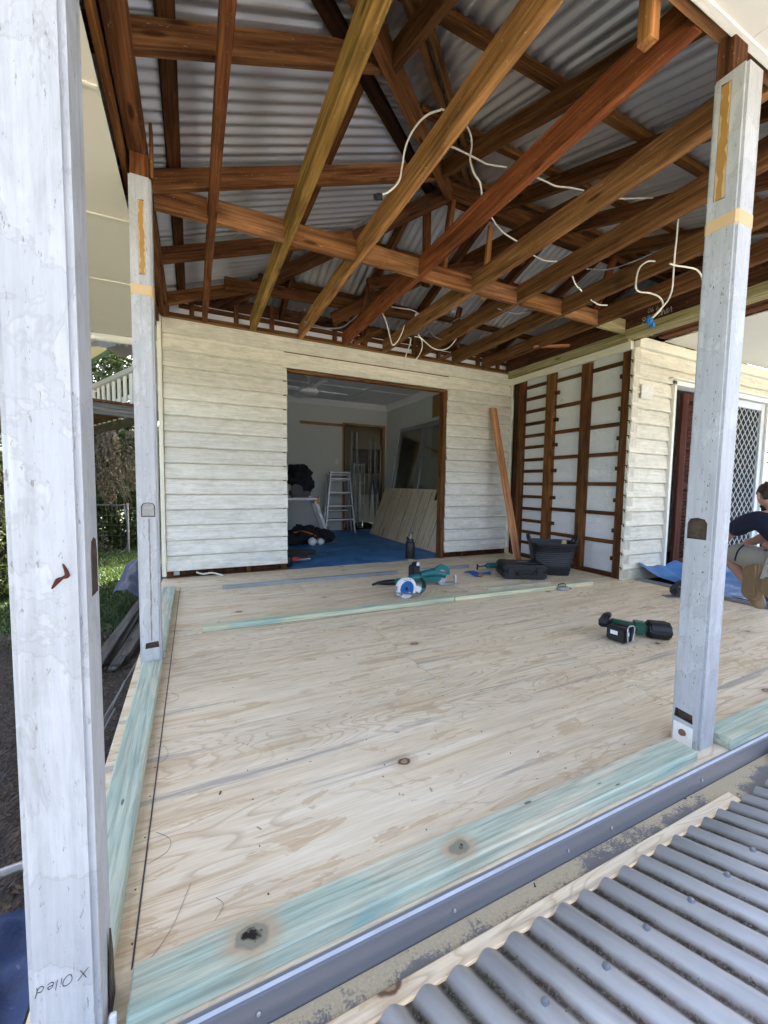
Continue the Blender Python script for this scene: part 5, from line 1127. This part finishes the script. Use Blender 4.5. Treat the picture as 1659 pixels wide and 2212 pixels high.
q = MB(); q.blob(tuple(HMt @ V((.055, 0, -.075))), (.05, .05, .04), 3, .3, 5, 4); (bmesh.ops.transform(q.bm, matrix=PR, verts=q.bm.verts[:]), q.build('beard', m_hair, body, None, 80))
for s in (-1, 1): q = MB(); q.blob(tuple(HMt @ V((.086, s*.032, .006))), (.010, .012, .008), 2, 0); (bmesh.ops.transform(q.bm, matrix=PR, verts=q.bm.verts[:]), q.build('eye', m_black, body, None, 80))
sv_ = [((4.58, 1.80, .45), (.17, .135)), ((4.54, 1.80, .58), (.165, .14)), ((4.39, 1.79, .73), (.165, .15)), ((4.315, 1.775, .82), .085), ((4.26, 1.66, .755), .092), ((4.06, 1.648, .695), .084), ((3.93, 1.645, .612), .080), ((4.27, 1.95, .77), .085), ((4.06, 1.97, .68), .078), ((3.96, 1.97, .63), .074)]
skin('shirt', sv_, [(0, 1), (1, 2), (2, 3), (2, 4), (4, 5), (5, 6), (2, 7), (7, 8), (8, 9)], m_navy, parent=body)
sv_ = [((4.56, 1.80, .43), (.16, .15)), ((4.55, 1.80, .36), (.15, .13)), ((4.44, 1.69, .40), .125), ((4.16, 1.67, .42), .112), ((3.93, 1.66, .432), .092), ((4.44, 1.935, .40), .120), ((4.16, 1.97, .455), .104), ((3.96, 1.98, .485), .094)]
skin('shorts', sv_, [(0, 1), (1, 2), (2, 3), (3, 4), (1, 5), (5, 6), (6, 7)], m_khaki, parent=body)
for nm, pts, mt in (('sock', [((4.17, 1.66, .20), .052), ((4.25, 1.655, .15), .055)], m_sock), ('sock', [((4.0, 1.98, .17), .050), ((4.02, 1.98, .10), .052)], m_sock),
                    ('boot', [((4.23, 1.655, .165), .060), ((4.30, 1.645, .115), .062), ((4.37, 1.63, .07), .055), ((4.43, 1.615, .05), .048)], m_leath), ('boot', [((4.02, 1.98, .11), .056), ((4.02, 1.98, .055), .056), ((3.93, 1.98, .045), .05), ((3.85, 1.98, .035), .042)], m_leath)):
    skin(nm, pts, [(i, i+1) for i in range(len(pts)-1)], mt, parent=body)
q = MB(); q.tube([(4.36, 1.66, .49), (4.48, 1.635, .49), (4.64, 1.67, .49), (4.72, 1.80, .49), (4.66, 1.93, .49), (4.48, 1.96, .49)], .026, 8); (bmesh.ops.transform(q.bm, matrix=PR, verts=q.bm.verts[:]), q.build('tool_belt', m_black, body, None, 60))
for x, y_, w_, h_ in ((4.385, 1.565, .17, .32), (4.58, 1.58, .14, .2)):
    q = MB(); q.prism([(-w_/2, -h_/2+.05), (-w_/2+.05, -h_/2), (w_/2-.05, -h_/2), (w_/2, -h_/2+.05), (w_/2-.01, h_/2), (-w_/2+.01, h_/2-.05)], -.035, .035, basis((1, .1, 0), (0, 0, 1), (0, -1, 0), (x, y_, .25)), .015); (bmesh.ops.transform(q.bm, matrix=PR, verts=q.bm.verts[:]), q.build('nail_pouch', m_leath, body, None, 50))
q = MB(); q.tube([(4.14, 1.56, .38), (4.15, 1.575, .47), (4.15, 1.62, .525)], .006, 6); (bmesh.ops.transform(q.bm, matrix=PR, verts=q.bm.verts[:]), q.build('shorts_piping', m_navy, body, None, None))
q = MB(); q.tube([(3.88, 1.588, .625), (3.84, 1.592, .60), (3.81, 1.595, .585)], [.005, .003, .005], 5); q.tube([(3.85, 1.592, .63), (3.83, 1.594, .575)], .003, 5, 0); (bmesh.ops.transform(q.bm, matrix=PR, verts=q.bm.verts[:]), q.build('tattoo', m_ink, body, None, None))

# ================================================================== OUTSIDE, LEFT
bal = thing('raised_balcony', (-1.2, 8, 2), 'cream picket balcony with grey rail seen between the two left posts', 'balcony')
b0, b1_ = V((-3.0, 11.87, 2.6)), V((-.42, 6.32, 2.6)); dv = (b1_-b0); Lb = dv.length; dv = dv/Lb; nv = V((-dv.y, dv.x, 0))
if nv.x > 0: nv = -nv
beam('top_rail', b0, b1_, .12, .10, m_soff, bal, bev=.02, col=(.6, .6, .58)); beam('bottom_rail', b0-V((0, 0, .36)), b1_-V((0, 0, .36)), .03, .07, m_cream, bal)
for k in range(int(Lb/.25)):
    p = b0+dv*(k*.25+.05)+V((0, 0, -.04)); beam('picket', p-nv*(-.03), p-nv*(-.03)-V((0, 0, .62)), .115, .02, m_cream, bal, up=nv)
fl_ = MB(); c0, c1 = b0-V((0, 0, .63)), b1_-V((0, 0, .63))
for k in range(14):
    a_ = nv*(.05+.12*k); beam('floor_board', c0+a_, c1+a_, .112, .03, m_dark, bal, col=(2.2, 2.2, 2.3))
beam('bearer', c0-V((0, 0, .10)), c1-V((0, 0, .10)), .06, .12, m_greyt, bal, col=(.6, .55, .5)); beam('cross_bearer', c1-V((0, 0, .1)), c1+nv*1.7-V((0, 0, .1)), .06, .14, m_greyt, bal)
for k in (0.12,): p = b0+dv*Lb*k; beam('balcony_post', p+V((0, 0, 2.1)), V((p.x, p.y, GZ)), .09, .09, m_cream, bal, up=(0, 1, 0))
bs = MB(); e0, e1 = b0+V((0, 0, 1.7)), b1_+V((0, 0, 1.55)); bs.prism([(0, 0), (Lb, 0), (Lb, 3.2), (0, 3.2)], 0, .03, basis(dv, nv, (0, 0, 1), b0+V((0, 0, .98))-nv*.5)); bs.build('soffit', m_soff, bal, None, None, (.75, .8, .66))
beam('fascia', b0+V((0, 0, 1.0))-nv*.52, b1_+V((0, 0, 1.0))-nv*.52, .03, .2, m_hgreen, bal)
# gate and wire fence at the end of the lawn
gt = thing('wire_gate', (-1.9, 14.2, GZ), 'grey pipe and wire garden gate in front of the dark hedge', 'gate')
q = MB(); q.tube([(-3.0, 14.2, GZ), (-3.0, 14.2, .15), (-2.9, 14.2, .25), (-2.0, 14.2, .25), (-1.86, 14.2, .15), (-1.86, 14.2, GZ+.08), (-3.0, 14.2, GZ+.08)], .022, 8, 5); q.build('gate_frame', m_galv, gt, None, 60, (.35, .35, .35))
q = MB()
for k in range(4): q.tube([(-3.0, 14.2, GZ+.25+k*.3), (-1.86, 14.2, GZ+.25+k*.3)], .004, 4, 0)
for k in range(5): q.tube([(-2.85+k*.22, 14.2, GZ+.08), (-2.85+k*.22, 14.2, .2)], .003, 4, 0)
tag(q.build('gate_wire', m_galv, gt, None, None, (.3, .3, .3)), kind='stuff'); q = MB(); q.tube([(-1.78, 14.2, GZ), (-1.78, 14.2, .3)], .04, 8, 0); q.build('gate_post', m_galv, gt, None, 60, (.35, .35, .35))
# timber stack under a blue sheet
st_ = thing('timber_stack', (-.75, 6.3, GZ), 'stack of weathered grey boards leaning by the house wall', 'timber stack')
for k in range(9):
    x = -.85+.045*k; beam('board', (x-.25+rnd(-.04, .04), 5.4+rnd(-.2, .2), GZ+.03+.03*(k % 4)), (x+.12, 8.2+rnd(-.3, .3), GZ+.30+.06*(k % 5)), .09, .025, m_greyt, st_, col=(.55, .53, .5))
q = MB(); q.sheet(lambda u, v: V((-1.15+.6*u, 7.2+1.6*v, GZ+.42+.12*math.sin(6*u)+.18*v+.05*NZ.noise(V((u*6, v*6, 0))))), 24, 24); tag(q.build('blue_sheet_scrap', m_tarpd, None, None, 80), 'blue plastic sheet over the end of the timber stack', 'tarp')
q = MB(); q.sheet(lambda u, v: V((-1.35+1.02*u+.03*math.sin(8*v), .55+1.0*v+.05*math.sin(5*u), -.24+.06*math.sin(math.pi*v)-.9*max(0, .12-v)*3-.8*max(0, v-.93)*4-.3*max(0, .3-u)+.05*NZ.noise(V((u*5, v*5, 3)))+.025*math.sin(13*u+7*v)+.02*NZ.noise(V((u*14, v*14, 8))))), 50, 50); tag(q.build('dark_tarp', m_tarpd, None, None, 80), 'dark blue tarp bundled at the bottom left behind the nearest post', 'tarp')
q = MB(); q.tube([(-1.2, 1.9, -.6), (-.8, 2.0, -.58), (-.5, 2.05, -.6)], .02, 8); tag(q.build('grey_pipe', m_alu, None, None, 60), 'grey pipe crossing behind the nearest left post', 'pipe')
for k, lab in enumerate(('pale splintered lath on the leaf litter left of the deck', 'second pale lath sticking up by the left deck edge', 'broken white lath lying flat beside the left deck edge')):
    beam_ = beam('timber_lath', ((-.62, -.55, -.50)[k], 2.3+.15*k, -.62+.12*k), ((-.42, -.40, -.34)[k], 2.65+.25*k, -.30+.05*k), .014, .006, m_greyt); tag(beam_, lab, 'lath')
# foliage
def crown_mesh(name, clumps, n, size, mat, parent, seed, droop=0.):
    R = random.Random(seed); vs = []; fs = []
    wts = [c[1][0]*c[1][1]*c[1][2] for c in clumps]; W = sum(wts)
    for (c, r), wt in zip(clumps, wts):
        for _ in range(int(n*wt/W)):
            while True:
                d = V((R.uniform(-1, 1), R.uniform(-1, 1), R.uniform(-1, 1)))
                if .25 < d.length < 1: break
            d = d.normalized()*d.length**.4; p = V(c)+V((d.x*r[0], d.y*r[1], d.z*r[2]))
            a = V((R.gauss(0, 1), R.gauss(0, 1), R.gauss(0, .7)-droop)).normalized(); b = a.orthogonal().normalized(); b.rotate(Mx.Rotation(R.uniform(0, 6.28), 3, a)); s = size*R.uniform(.6, 1.5); i = len(vs)
            vs += [p-a*s, p+b*s*.42-a*s*.1, p+a*s, p-b*s*.42-a*s*.1]; fs += [(i, i+1, i+2), (i, i+2, i+3)]
    me = bpy.data.meshes.new(name); me.from_pydata(vs, [], fs); return obj(name, me, mat, parent)
def tree(x, y, h, r, label, n=9000, mat=None, size=.07, seed=1, name='garden_tree', cat='tree', low=.25):
    t = thing(name, (x, y, GZ), label, cat); R = random.Random(seed); q = MB(); q.tube([(x, y, GZ-.1), (x+R.uniform(-.1, .1), y, GZ+h*.35), (x+R.uniform(-.3, .3), y+R.uniform(-.2, .2), GZ+h*.75)], [.16, .11, .05], 8)
    cl = []
    for k in range(16):
        a = R.uniform(0, 6.28); f = R.uniform(low, 1); rr_ = r*(.85 if f < .8 else .5)*R.uniform(.2, 1); c = (x+rr_*math.cos(a), y+rr_*math.sin(a), GZ+h*f); k_ = r*R.uniform(.28, .55); cl.append((c, (k_, k_, k_*R.uniform(.6, 1))))
        q.tube([(x, y, GZ+h*f*.55), ((x+c[0])/2, (y+c[1])/2, GZ+h*f*.8), c], [.05, .03, .012], 5, 3)
    q.build('trunk', m_bark, t, None, 60); crown_mesh('crown', cl, n, size, mat or m_leaf, t, seed); return t
tree(-2.6, 17.0, 6.5, 2.6, 'dark leafy tree behind the gate, left of the balcony post', 26000, m_leaf, .085, 3, low=.1)
tree(-.3, 18.5, 8.5, 3.0, 'tall dense tree behind the balcony at the left', 26000, m_leaf2, .09, 4, low=.1)
tree(-6.0, 15.0, 7.0, 2.8, 'leafy tree beyond the nearest post at far left', 12000, m_leaf2, .09, 5, low=.1)
tree(-9.5, 18.0, 8.0, 3.2, 'pale green tree at the far left edge', 10000, m_leaf2, .1, 6, low=.1)
tree(-3.4, 9.8, 1.7, 1.0, 'sunlit round garden bush left of the nearest post', 7000, m_leaf2, .05, 7, 'garden_bush', 'bush', .15)
tree(13.0, 7.0, 6.0, 2.8, 'green garden tree glimpsed at the right edge beyond the screen door', 9000, m_leaf2, .09, 8, low=.1)
tree(10.5, 4.8, 3.2, 1.5, 'low leafy shrub at the right edge below the garden tree', 7000, m_leaf, .07, 9, 'garden_shrub', 'shrub', .1)
hd = thing('hedge', (-2, 15, GZ), 'dark clipped hedge behind the wire gate', 'hedge')
crown_mesh('foliage', [((-4.2+.55*k, 15.1+.2*math.sin(k*2.1), GZ+.7+.2*math.sin(k*1.7)), (.5, .5, .95)) for k in range(9)], 20000, .055, m_leaf, hd, 11)
q = MB()
for k in range(9): q.tube([(-4.2+.55*k, 15.1, GZ-.05), (-4.2+.55*k, 15.1, GZ+.9)], .03, 5, 0)
tag(q.build('stems', m_bark, hd), kind='stuff')
vn = thing('hanging_vine', (-2.0, 13.6, GZ), 'dry grey-brown vine hanging down in front of the trees', 'vine'); R_v = random.Random(5); vs = []; fs = []
q = MB()
for k in range(26):
    a0 = R_v.uniform(-1, 1); q.tube([(-2.3+.12*a0, 13.8, 2.9+R_v.uniform(-.2, .5)), (-2.2+.22*a0, 13.75+R_v.uniform(-.1, .1), 1.8), (-2.05+.32*a0, 13.7, .9+R_v.uniform(-.3, .3)), (-1.95+.36*a0, 13.7, .3+R_v.uniform(-.6, .5))], [.012, .010, .007, .003], 4, 4)
q.build('stems', m_dry, vn)
crown_mesh('dry_leaves', [((-2.15, 13.72, 1.5), (.32, .15, 1.2)), ((-1.55, 13.9, 1.6), (.3, .2, .9))], 2600, .05, m_dry, vn, 21, 1.2)
sh_ = thing('garden_shed', (-9.5, 16, GZ), 'small timber shed with blue roof at the far left edge', 'shed')
q = MB(); q.box((-9.0, 16.5, GZ+1.1), (3.2, 2.4, 2.2)); q.build('wall', m_tan, sh_, None, None, (.6, .55, .5)); q = MB(); q.prism([(-1.5, 0), (1.5, 0), (1.5, .06), (0, .55), (-1.5, .06)], -1.9, 1.9, basis((0, 1, 0), (0, 0, 1), (1, 0, 0), (-9.0, 16.5, GZ+2.2))); q.build('roof', m_tarpb, sh_)
Rl = random.Random(31); vs = []; fs = []
for k in range(7000):
    x, y = Rl.uniform(-2.6, -.32), Rl.uniform(.6, 6.9); a = V((Rl.gauss(0, 1), Rl.gauss(0, 1), Rl.gauss(0, .35))).normalized()*Rl.uniform(.012, .04); b = V((0, 0, 1)).cross(a).normalized()*Rl.uniform(.004, .014); P = V((x, y, GZ+.055+Rl.uniform(0, .02))); i = len(vs); vs += [P-a, P+b, P+a, P-b]; fs.append((i, i+1, i+2, i+3))
me = bpy.data.meshes.new('fallen_leaves'); me.from_pydata(vs, [], fs); tag(obj('fallen_leaves', me, mk_leaf('fallen_leaf', (.015, .010, .006), (.12, .08, .045))), 'brown fallen leaves on the bare soil left of the deck', 'leaves', None, 'stuff')
# grass blades
Rg = random.Random(12); vs = []; fs = []
for k in range(26000):
    y = 6.3+8.4*Rg.random()**.8; x = -y*Rg.uniform(.04, .36)-.25; h = Rg.uniform(.03, .075); a = Rg.uniform(0, 6.28); w_ = .006+.0006*y; i = len(vs); d = V((math.cos(a)*w_, math.sin(a)*w_, 0)); p = V((x, y, GZ)); tip = p+V((Rg.gauss(0, .02), Rg.gauss(0, .02), h)); vs += [p-d, p+d, tip]; fs.append((i, i+1, i+2))
me = bpy.data.meshes.new('lawn_grass'); me.from_pydata(vs, [], fs); tag(obj('lawn_grass', me, m_grassb), 'short green lawn grass left of the deck', 'grass', None, 'stuff')
